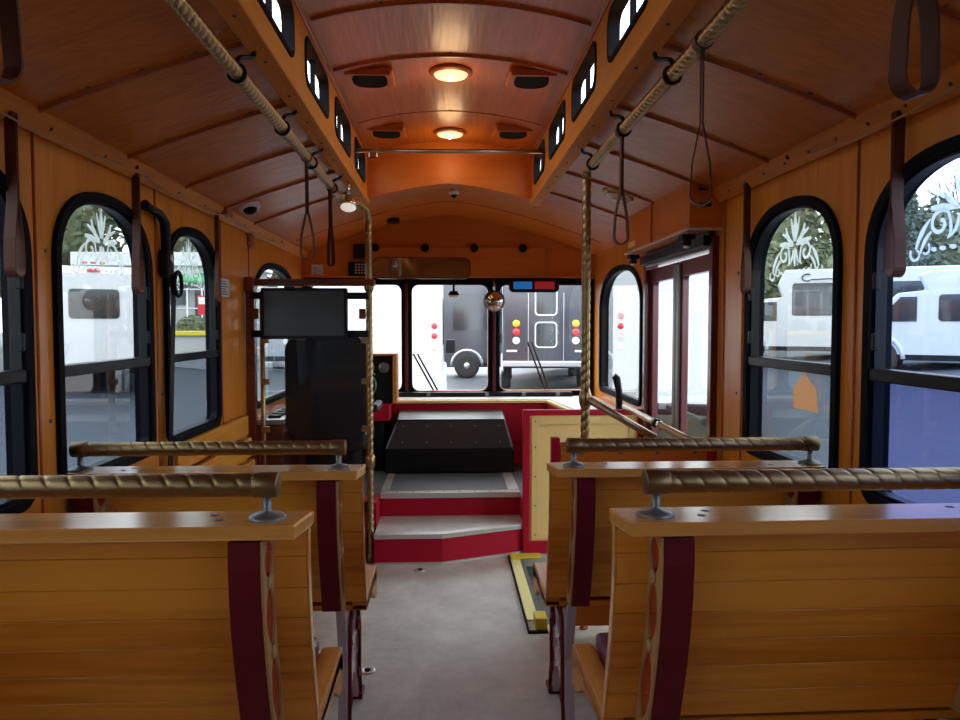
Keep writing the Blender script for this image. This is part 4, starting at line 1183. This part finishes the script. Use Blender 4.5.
    # pedestals: cast plates with cut-out scrolls
    for a in (0.060, width-0.075):
        outer = [(0.10,0.0),(0.165,0.0),(0.185,0.05),(0.225,0.13),(0.30,0.17),(0.375,0.13),(0.415,0.05),(0.435,0.0),(0.50,0.0),(0.49,0.06),(0.455,0.16),(0.445,0.26),(0.47,0.36),(0.505,0.415),(0.505,0.43),(0.12,0.43),(0.12,0.475),(0.10,0.475),(0.135,0.36),(0.16,0.26),(0.145,0.16),(0.115,0.06)]
        def ell(cy, cz, a_, b_, rot=0, n=14):
            return [(cy+a_*math.cos(2*PI*i/n)*math.cos(rot)-b_*math.sin(2*PI*i/n)*math.sin(rot), cz+a_*math.cos(2*PI*i/n)*math.sin(rot)+b_*math.sin(2*PI*i/n)*math.cos(rot)) for i in range(n)]
        holes = [ell(0.30,0.34,0.05,0.045), ell(0.205,0.33,0.022,0.06,0.2), ell(0.395,0.33,0.022,0.06,-0.2), ell(0.255,0.235,0.03,0.022,0.5), ell(0.345,0.235,0.03,0.022,-0.5), ell(0.18,0.17,0.012,0.045,-0.3), ell(0.42,0.17,0.012,0.045,0.3)]
        m = MB(); m.prism(outer, 'yz', X(a), X(a+0.03), holes)
        ped = m.build('pedestal', M['casting_sheen'], root, 0.004)
        m = MB()
        for sgn in (1, -1):
            cy = 0.30
            for (dy, dz, r0, t0, t1) in ((0.10,0.30,0.03,0,7), (0.115,0.12,0.026,1,-6), (0.05,0.40,0.02,2,8)):
                pts = spiral(cy+sgn*dy, dz, r0, 0.004, t0, t1, 18)
                m.tube([(X(a-0.004), p[0], p[1]) for p in pts], 0.006, 6)
        m.tube([(X(a-0.004), 0.13, 0.01), (X(a-0.004), 0.17, 0.13), (X(a-0.004), 0.17, 0.28), (X(a-0.004), 0.20, 0.40), (X(a-0.004), 0.40, 0.40), (X(a-0.004), 0.44, 0.28), (X(a-0.004), 0.43, 0.13), (X(a-0.004), 0.47, 0.01)], 0.008, 6)
        m.build('scroll_relief', M['maroon'], ped)
        for q in (0.09, 0.43):
            m = MB(); m.box(X(a-0.015), X(a+0.045), q, q+0.08, 0.0, 0.02); m.build('foot', M['maroon'], ped, 0.004)
    # seat
    m = MB(); m.prism([(0.20,0.432),(0.50,0.432),(0.545,0.40),(0.56,0.415),(0.545,0.455),(0.52,0.465),(0.20,0.452)], 'yz', X(0.0), X(width)); m.build('seat_board', M['oak'], root, 0.003)
    m = MB(); m.prism([(0.20,0.435),(0.30,0.43),(0.42,0.41),(0.50,0.36),(0.55,0.36),(0.57,0.42),(0.55,0.47),(0.52,0.478),(0.20,0.478)], 'yz', X(0.0), X(0.05)); m.build('arm_bracket', M['oak_y'], root, 0.003)
    m = MB(); m.box(X(0.055), X(width-0.02), 0.215, 0.53, 0.465, 0.512); m.build('seat_cushion', M['purple'], root, 0.015, 3)
    # grab bar on top of the backrest
    a0, a1 = 0.045, width-0.004
    zc = 1.018; yc = 0.045
    m = MB(); m.rope((X(a0+0.045), yc, zc), (X(a1-0.045), yc, zc), 0.0222, lead=0.088, starts=2, depth=0.10, n=44, step=0.003, pw=5)
    bar = m.build('grab_bar', M['brass_rail'], root)
    for a, d in ((a0, 1), (a1, -1)):
        m = MB(); m.lathe([(0.0205,-0.001),(0.0236,0.0),(0.0240,0.001),(0.0240,0.045),(0.0236,0.046),(0.0225,0.0462),(0.022,0.0462)], (X(a), yc, zc), (s*d,0,0), 28); m.build('end_cap', M['brass_rail'], bar)
        am = a + d*0.022
        m = MB(); m.lathe([(0.036,0.0),(0.036,0.004),(0.030,0.009),(0.010,0.014),(0.0085,0.02),(0.0085,0.048)], (X(am), yc, 0.952), (0,0,1), 24)
        m.build('mount', M['steel'], bar)
    root.location = loc
    return root
WB = 0.915
bl1 = bench(-1, 0.888, 'plank-backed bench nearest the camera on the driver side', (-0.280, 1.345, 0.077))
bl2 = copy_tree(bl1); bl2.location = (-0.275, 2.225, 0.0); bl2['label'] = 'second plank-backed bench on the driver side, before the monitor partition'
br1 = bench(1, 0.867, 'plank-backed bench nearest the camera on the door side', (0.342, 1.335, 0.077))
br1.rotation_euler.z = 0.012
br2 = copy_tree(br1); br2.location = (0.338, 2.23, 0.0); br2.rotation_euler.z = 0; br2['label'] = 'second plank-backed bench on the door side, before the stairwell panel'

# ------------------------------------------------------------------ vehicles outside
def bus(label, loc, rot, paint, L=6.6, Wd=2.2, H=2.85, name='shuttle_bus', rear='single', cat='bus', nose=True, nside=4, outline=False, winz=(1.55, 2.3), script=False):
    root = thing(name, (0,0,0), label, cat)
    h = L/2
    zb_ = 0.75 if rear == 'double' else 0.45
    m = MB()
    if nose:
        prof = [(-h,zb_),(h-2.2,zb_),(h-2.1,0.45),(h-0.15,0.45),(h,0.6),(h,1.05),(h-0.75,1.25),(h-1.35,1.95),(h-1.9,2.0),(h-1.75,2.35),(h-1.95,H),(-h+0.12,H),(-h,H-0.15)]
    else:
        prof = [(-h,0.4),(h,0.4),(h+0.1,1.2),(h-0.1,H-0.15),(h-0.25,H),(-h+0.12,H),(-h,H-0.15)]
    m.prism(prof, 'xz', -Wd/2, Wd/2); m.build('body', paint, root, 0.06, 3)
    for s in (-1, 1):
        x0 = -h+0.35; x1 = h-2.1 if nose else h-0.4
        wd = (x1-x0)/nside
        for i in range(nside):
            m = MB(); m.prism(rrect(x0+i*wd+0.06, x0+(i+1)*wd-0.06, winz[0], winz[1], 0.08), 'xz', s*Wd/2-s*0.01, s*(Wd/2+0.012)); m.build('side_window', M['veh_glass'], root)
        if nose:
            m = MB(); m.prism([(h-1.75,1.30),(h-0.95,1.30),(h-1.42,1.86),(h-1.75,1.86)], 'xz', s*Wd/2-s*0.01, s*(Wd/2+0.012)); m.build('cab_window', M['veh_glass'], root)
            m = MB(); m.box(h-1.05, h-0.92, s*(Wd/2+0.05), s*(Wd/2+0.25), 1.25, 1.55); m.build('side_mirror', M['black'], root, 0.02)
        m = MB(); m.box(-h+0.5, h-0.9, s*Wd/2-s*0.02, s*(Wd/2+0.01), 0.42, 0.55); m.build('skirt', M['black'], root)
        for x in (h-0.95, -h+1.5):
            m = MB(); m.lathe([(0.30,-0.13),(0.42,-0.13),(0.45,-0.08),(0.45,0.08),(0.42,0.13),(0.30,0.13)], (x, s*(Wd/2-0.08), 0.45), (0,s,0), 28)
            wh = m.build('wheel', M['tyre'], root)
            m = MB(); m.lathe([(0.27,0.05),(0.26,0.10),(0.12,0.08),(0.10,0.14),(0.02,0.15)], (x, s*(Wd/2-0.08), 0.45), (0,s,0), 20); m.build('hub', M['hub'], wh)
            m = MB(); m.tube([(x+0.55*math.cos(PI*i/12), s*(Wd/2+0.01), 0.45+0.55*math.sin(PI*i/12)) for i in range(13)], 0.05, 8); m.build('wheel_arch', paint if paint is M['veh_white'] else M['hub'], root)
    if nose:
        m = MB(); m.prism([(h-0.84,1.30),(h-0.82,1.30),(h-1.36,1.93),(h-1.40,1.93)], 'xz', -Wd/2+0.12, Wd/2-0.12); m.build('windshield', M['veh_glass'], root)
        for s in (-1, 1):
            m = MB(); m.box(h-0.02, h+0.02, s*(Wd/2-0.40), s*(Wd/2-0.12), 0.75, 0.95); m.build('headlight', M['white_lens'], root, 0.02)
        m = MB(); m.box(h-0.02, h+0.015, -Wd/2+0.45, Wd/2-0.45, 0.7, 1.0); m.build('grille', M['black'], root, 0.01)
    else:
        m = MB(); m.box(h+0.02, h+0.09, -Wd/2+0.15, Wd/2-0.15, 1.25, 2.2); m.build('windshield', M['veh_glass'], root, 0.03)
    m = MB(); m.box(-h-0.12, -h+0.02, -Wd/2+0.02, Wd/2-0.02, zb_-0.03, zb_+0.13); m.build('rear_bumper', M['black'] if paint is M['veh_white'] else M['hub'], root, 0.03)
    if rear == 'single':
        m = MB(); m.prism([(y, z) for y, z in rrect(-0.46, 0.46, 1.55, 2.15, 0.08)], 'yz', -h-0.012, -h+0.01); m.build('rear_window', M['veh_glass'], root)
        m = MB(); m.box(-h-0.03, -h+0.01, -0.12, 0.12, 2.50, 2.57); m.build('brake_light', M['tail_red'], root, 0.01)
        for y in (-0.16, 0.0, 0.16):
            m = MB(); m.box(-h-0.02, -h+0.01, y-0.05, y+0.05, 2.66, 2.70); m.build('marker_light', M['tail_red'], root, 0.005)
    if rear == 'double':
        for z0, z1 in ((2.12, 2.80), (1.26, 1.90)):
            m = MB(); m.prism(rrect(-0.27, 0.27, z0, z1, 0.09), 'yz', -h-0.012, -h+0.01); w = m.build('rear_window', M['veh_glass'], root)
            m = MB(); m.ring(rrect(-0.30, 0.30, z0-0.03, z1+0.03, 0.11), rrect(-0.265, 0.265, z0+0.005, z1-0.005, 0.085), 'yz', -h-0.025, -h+0.005); m.build('window_trim', M['veh_white'], w)
        m = MB(); m.box(-h-0.015, -h+0.01, -0.48, -0.465, 0.75, 2.7); m.box(-h-0.015, -h+0.01, 0.465, 0.48, 0.75, 2.7); m.build('door_seam', M['hub'], root)
    for s in (-1, 1):
        for z, mt, nm in (((1.88, 'amber', 'turn_light'), (1.65, 'tail_red', 'tail_light'), (1.42, 'white_lens', 'reverse_light')) if rear == 'double' else ((1.85, 'amber', 'turn_light'), (1.70, 'tail_red', 'tail_light'), (1.53, 'white_lens', 'reverse_light'))):
            if rear != 'double' and mt == 'amber': mt = 'tail_red'
            lr = 0.1 if rear == 'double' else 0.045
            ly = Wd/2-0.38 if rear == 'double' else Wd/2-0.12
            m = MB(); m.lathe([(lr,0.0),(lr,0.02),(lr*0.6,0.035)], (-h, s*ly, z), (-1,0,0), 20); m.build(nm, M[mt], root)
        m = MB(); m.box(-h-0.006, -h+0.01, s*(Wd/2-0.40), s*(Wd/2-0.12), 1.12, 1.17) if rear == 'double' else m.box(-h-0.006, -h+0.01, s*(Wd/2-0.32), s*(Wd/2-0.16), 0.72, 0.76)
        m.build('badge', M['white_lens'], root)
    root.location = loc
    root.rotation_euler.z = rot
    return root

bus('white shuttle bus seen from behind through the driver-side arched window', (-8.6, 18.0, 0.0), PI/2+0.45, M['veh_white'], H=2.62)
bus('white coach filling the windshield beside the driver', (-1.22, 14.0, gz(-1.2)), PI/2, M['veh_white'], L=6.2, Wd=2.3, H=3.4, rear='plain')
bus('black shuttle bus seen from behind through the windshield pane near door', (2.95, 22.2, gz(2.85)), PI/2-0.10, M['veh_black'], L=6.0, Wd=2.35, H=3.5, rear='double')
bus('black coach standing sideways beyond, one front wheel showing', (3.35, 26.6, gz(0.6)), PI, M['veh_black'], L=7.2, Wd=2.3, H=3.9, nose=False, nside=6, winz=(1.7, 3.0))
bus('white shuttle bus seen side on through the window with orange tag', (12.0, 21.1, 0.25), PI-0.45, M['veh_white'], L=7.4, H=2.80, winz=(1.45, 2.40), nside=4)
bus('white van body behind the blue-tinted window', (12.4, 15.8, 0.2), 2.50, M['veh_white'], L=6.4, H=2.45, winz=(1.3,1.9))
bus('white coach parked outside the entry door and front side window', (4.2, 12.6, gz(4)), PI/2-0.34, M['veh_white'], L=5.0, Wd=1.95, H=3.2, rear='plain', nose=False)
bus('white van seen through acrylic beside the driver', (-5.0, 27.5, gz(-5)), PI/2, M['veh_white'], L=6.0, H=2.9)
bus('dark blue coach beside the window nearest the camera, driver side', (-6.2, 2.6, gz(-5.5)), PI/2+0.1, M['veh_black'], L=5.6, H=2.9)

# planter with shrubs and yellow kerb seen through the street window
t = thing('planter', (-7.8, 23, 0), 'long grey concrete planter with yellow edge across the street', 'planter')
m = MB(); m.box(-10.0, -6.6, 22.7, 24.4, 0.0, 1.17); m.build('wall', M['concrete'], t, 0.03)
m = MB(); m.box(-10.0, -6.6, 22.6, 22.69, 1.10, 1.25); m.build('kerb', M['yellow2'], t, 0.02)
def shrub(c, r, label, mat):
    m = MB(); rnd = random.Random(int(c[0]*100))
    for i in range(420):
        a = rnd.uniform(0, 2*PI); b = rnd.uniform(-0.3, PI/2); rr = r*rnd.uniform(0.75, 1.0)
        p = Vector((c[0]+rr*math.cos(a)*math.cos(b), c[1]+rr*math.sin(a)*math.cos(b), c[2]+r*0.3+rr*0.8*math.sin(b)))
        R = Matrix.Rotation(rnd.uniform(0, 6), 3, 'X') @ Matrix.Rotation(rnd.uniform(0, 6), 3, 'Z')
        m.add([p + R @ Vector(v)*r*0.12 for v in ((-1,-.5,0),(1,-.5,0),(1,.5,0.2),(-1,.5,0.2))], [(0,1,2,3)])
    m.sphere((c[0], c[1], c[2]+r*0.3), r*0.8, n=12)
    o = m.build('shrub', mat); tag(o, label, 'shrub', 'shrubs in the planter')
shrub((-8.15, 23.5, 1.17), 0.50, 'low green shrub in planter seen through the street window', M['leaf2'])
shrub((-9.3, 23.6, 1.17), 0.40, 'smaller dark shrub in planter, nearer the white shuttle bus', M['leaf'])
t = thing('street_sign', (-7.5, 22.9, 1.17), 'slim grey sign post with red and white plate above the planter', 'sign')
m = MB(); m.tube([(-7.55,23.0,1.17),(-7.55,23.0,3.1)], 0.04, 8); m.build('post', M['hub'], t)
m = MB(); m.box(-7.78, -7.36, 22.93, 22.96, 1.75, 2.35); m.build('plate', M['tail_red'], t)
m = MB(); m.box(-7.75, -7.39, 22.92, 22.93, 2.08, 2.30); m.build('white_band', M['white_lens'], t)
t = thing('fence', (-8.8, 25.2, 0.1), 'pale metal yard fence behind the planter', 'fence')
for i in range(10):
    m = MB(); m.tube([(-11.4+0.5*i, 25.2, 0.0), (-11.4+0.5*i, 25.2, 2.7)], 0.03, 6); m.build('fence_post', M['hub'], t)
for z in (1.3, 2.0, 2.65):
    m = MB(); m.tube([(-11.4,25.2,z),(-6.6,25.2,z)], 0.025, 6); m.build('fence_rail', M['hub'], t)
t = thing('shop_building', (-10, 28, 0), 'low pale shop building with green awning behind the fence', 'building')
m = MB(); m.box(-13.5, -7.6, 27.2, 31, 0.0, 3.6); m.build('wall', M['concrete'], t)
m = MB(); m.box(-13.7, -7.4, 27.0, 31.2, 3.6, 4.1); m.build('roof', M['veh_white'], t, 0.03)
m = MB(); m.prism([(26.4,2.95),(27.19,3.3),(27.19,3.35),(26.4,3.02)], 'yz', -13.4, -7.7); m.build('awning', M['awning'], t)
m = MB(); m.box(-11.2, -9.6, 27.12, 27.19, 2.2, 2.9); m.build('shop_window', M['veh_glass'], t)
m = MB(); m.box(-9.3, -8.2, 27.12, 27.19, 1.6, 2.8); m.build('shop_window', M['veh_glass'], t)

# trees
def tree(x, y, h, r, label, mat, conifer=False, seed=1):
    rnd = random.Random(seed)
    g = gz(x)
    t = thing('evergreen_tree' if conifer else 'leafy_tree', (x, y, g), label, 'tree', 'trees around the yard')
    m = MB(); m.tube([(x,y,g-0.1),(x+0.1,y,g+h*0.5),(x,y,g+h*0.95)], [0.22,0.14,0.03], 8); m.build('trunk', M['bark'], t)
    m = MB()
    for i in range(5200):
        if conifer:
            k = rnd.random()**0.6; zz = g+h*(1-k*0.88); rr = r*k*rnd.uniform(0.45,1.0); a = rnd.uniform(0, 2*PI)
            p = Vector((x+rr*math.cos(a), y+rr*math.sin(a), zz-rr*0.25))
        else:
            a = rnd.uniform(0, 2*PI); b = rnd.uniform(-1.2, PI/2); q = rnd.uniform(0.6,1.0)*(1+0.25*math.sin(3*a+seed)*math.cos(4*b))
            p = Vector((x+r*q*math.cos(a)*math.cos(b), y+r*q*math.sin(a)*math.cos(b), g+h*0.60+h*0.40*q*math.sin(b)))
        R = Matrix.Rotation(rnd.uniform(0, 6), 3, 'X') @ Matrix.Rotation(rnd.uniform(0, 6), 3, 'Z')
        sz = min(r,3)*0.055*rnd.uniform(0.6,1.3)
        m.add([p + R @ Vector(v)*sz for v in ((-1.3,-.5,0),(1,-.6,0),(1.4,.5,0.2),(-1,.6,0.2))], [(0,1,2,3)])
    if conifer: m.lathe([(r*0.55,0),(r*0.4,h*0.3),(r*0.2,h*0.6),(0.02,h*0.85)], (x,y,g+h*0.10), n=10)
    else: m.sphere((x,y,g+h*0.60), r*0.80, sz=h*0.36/(r*0.80), n=14)
    m.build('crown', mat, t)
specs = [(-11,36,9,3.0,0), (-18.2,31,10,3.6,0), (-24.5,27,9.5,2.4,1), (-21,40,10,3.0,0), (-28.5,35,9,3.2,0), (-14.5,42,11,2.4,1), (-33,24,9,3.0,0),
         (15.8,36,10,3.3,0), (21.5,33,8,2.2,1), (28,40,7.5,3.2,0), (20.5,45,11,2.6,1), (29.5,28,5.0,2.0,0), (35,36,9,2.4,1), (17.6,27,5.6,1.3,1), (35,27,4.6,2.2,0), (6.0,41,10,3.2,0), (13.0,31,4.6,2.2,0), (17.2,31.5,4.4,1.8,0)]
where = ['behind the shop roof', 'to the side of the shop roof', 'beyond the planter, pointed', 'past the shuttle bus, low', 'far along the yard edge', 'tall and pointed behind the shop', 'at the rear yard edge',
         'behind the side-on white shuttle', 'pointed, next to the side-on shuttle', 'broad, beyond the side-on shuttle', 'tall pointed one in the back row', 'past the blue-tinted window', 'pointed, far in the back row', 'slim pointed one in the blue-tinted window', 'low one seen through blue-tinted window', 'farthest back, nearest the entry door', 'low one close behind the nose of side-on shuttle', 'low one close behind the tail of side-on shuttle']
for i, (x, y, h, r, c) in enumerate(specs):
    tree(x, y, h, r, ('dark evergreen tree ' if c else 'olive green leafy tree ') + where[i], M['leaf'] if c else M['leaf2'], bool(c), i+3)

def bare_tree(x, y, h, seed, label):
    rnd = random.Random(seed); g = gz(x)
    t = thing('bare_tree', (x, y, g), label, 'tree')
    m = MB(); m.tube([(x,y,g-0.1),(x+0.1,y,g+h*0.35)], [0.20,0.13], 8); m.build('trunk', M['bark'], t)
    m = MB()
    def grow(p, d, l, r, k):
        q = p + d*l
        m.tube([p, q], [r, r*0.65], 5, cap=False)
        if k == 0: return
        for i in range(3):
            nd = (d + Vector((rnd.uniform(-.8,.8), rnd.uniform(-.8,.8), rnd.uniform(-.1,.6)))).normalized()
            grow(q - d*l*rnd.uniform(0, 0.3), nd, l*rnd.uniform(.6,.85), r*0.6, k-1)
    grow(Vector((x+0.1,y,g+h*0.33)), Vector((0,0,1)), h*0.22, 0.12, 5)
    m.build('branches', M['bark'], t)
bare_tree(21.5, 28.5, 8.5, 4, 'bare leafless tree with fine branches, seen in the blue-tinted window')
# maker's mark above the windows of the side-on shuttle
van = next(o for o in C.objects if o.get('label','').startswith('white shuttle bus seen side on'))
m = MB(); m.tube([(1.15+0.13*math.cos(0.9+4.5*i/14)*-1, 1.12, 2.56+0.10*math.sin(0.9+4.5*i/14)) for i in range(15)], 0.02, 6)
m.tube([(1.05,1.12,2.50),(0.30,1.12,2.52)], 0.016, 6)
lg = m.build('logo', M['ink']); lg.location = lg.location; lg.parent = van
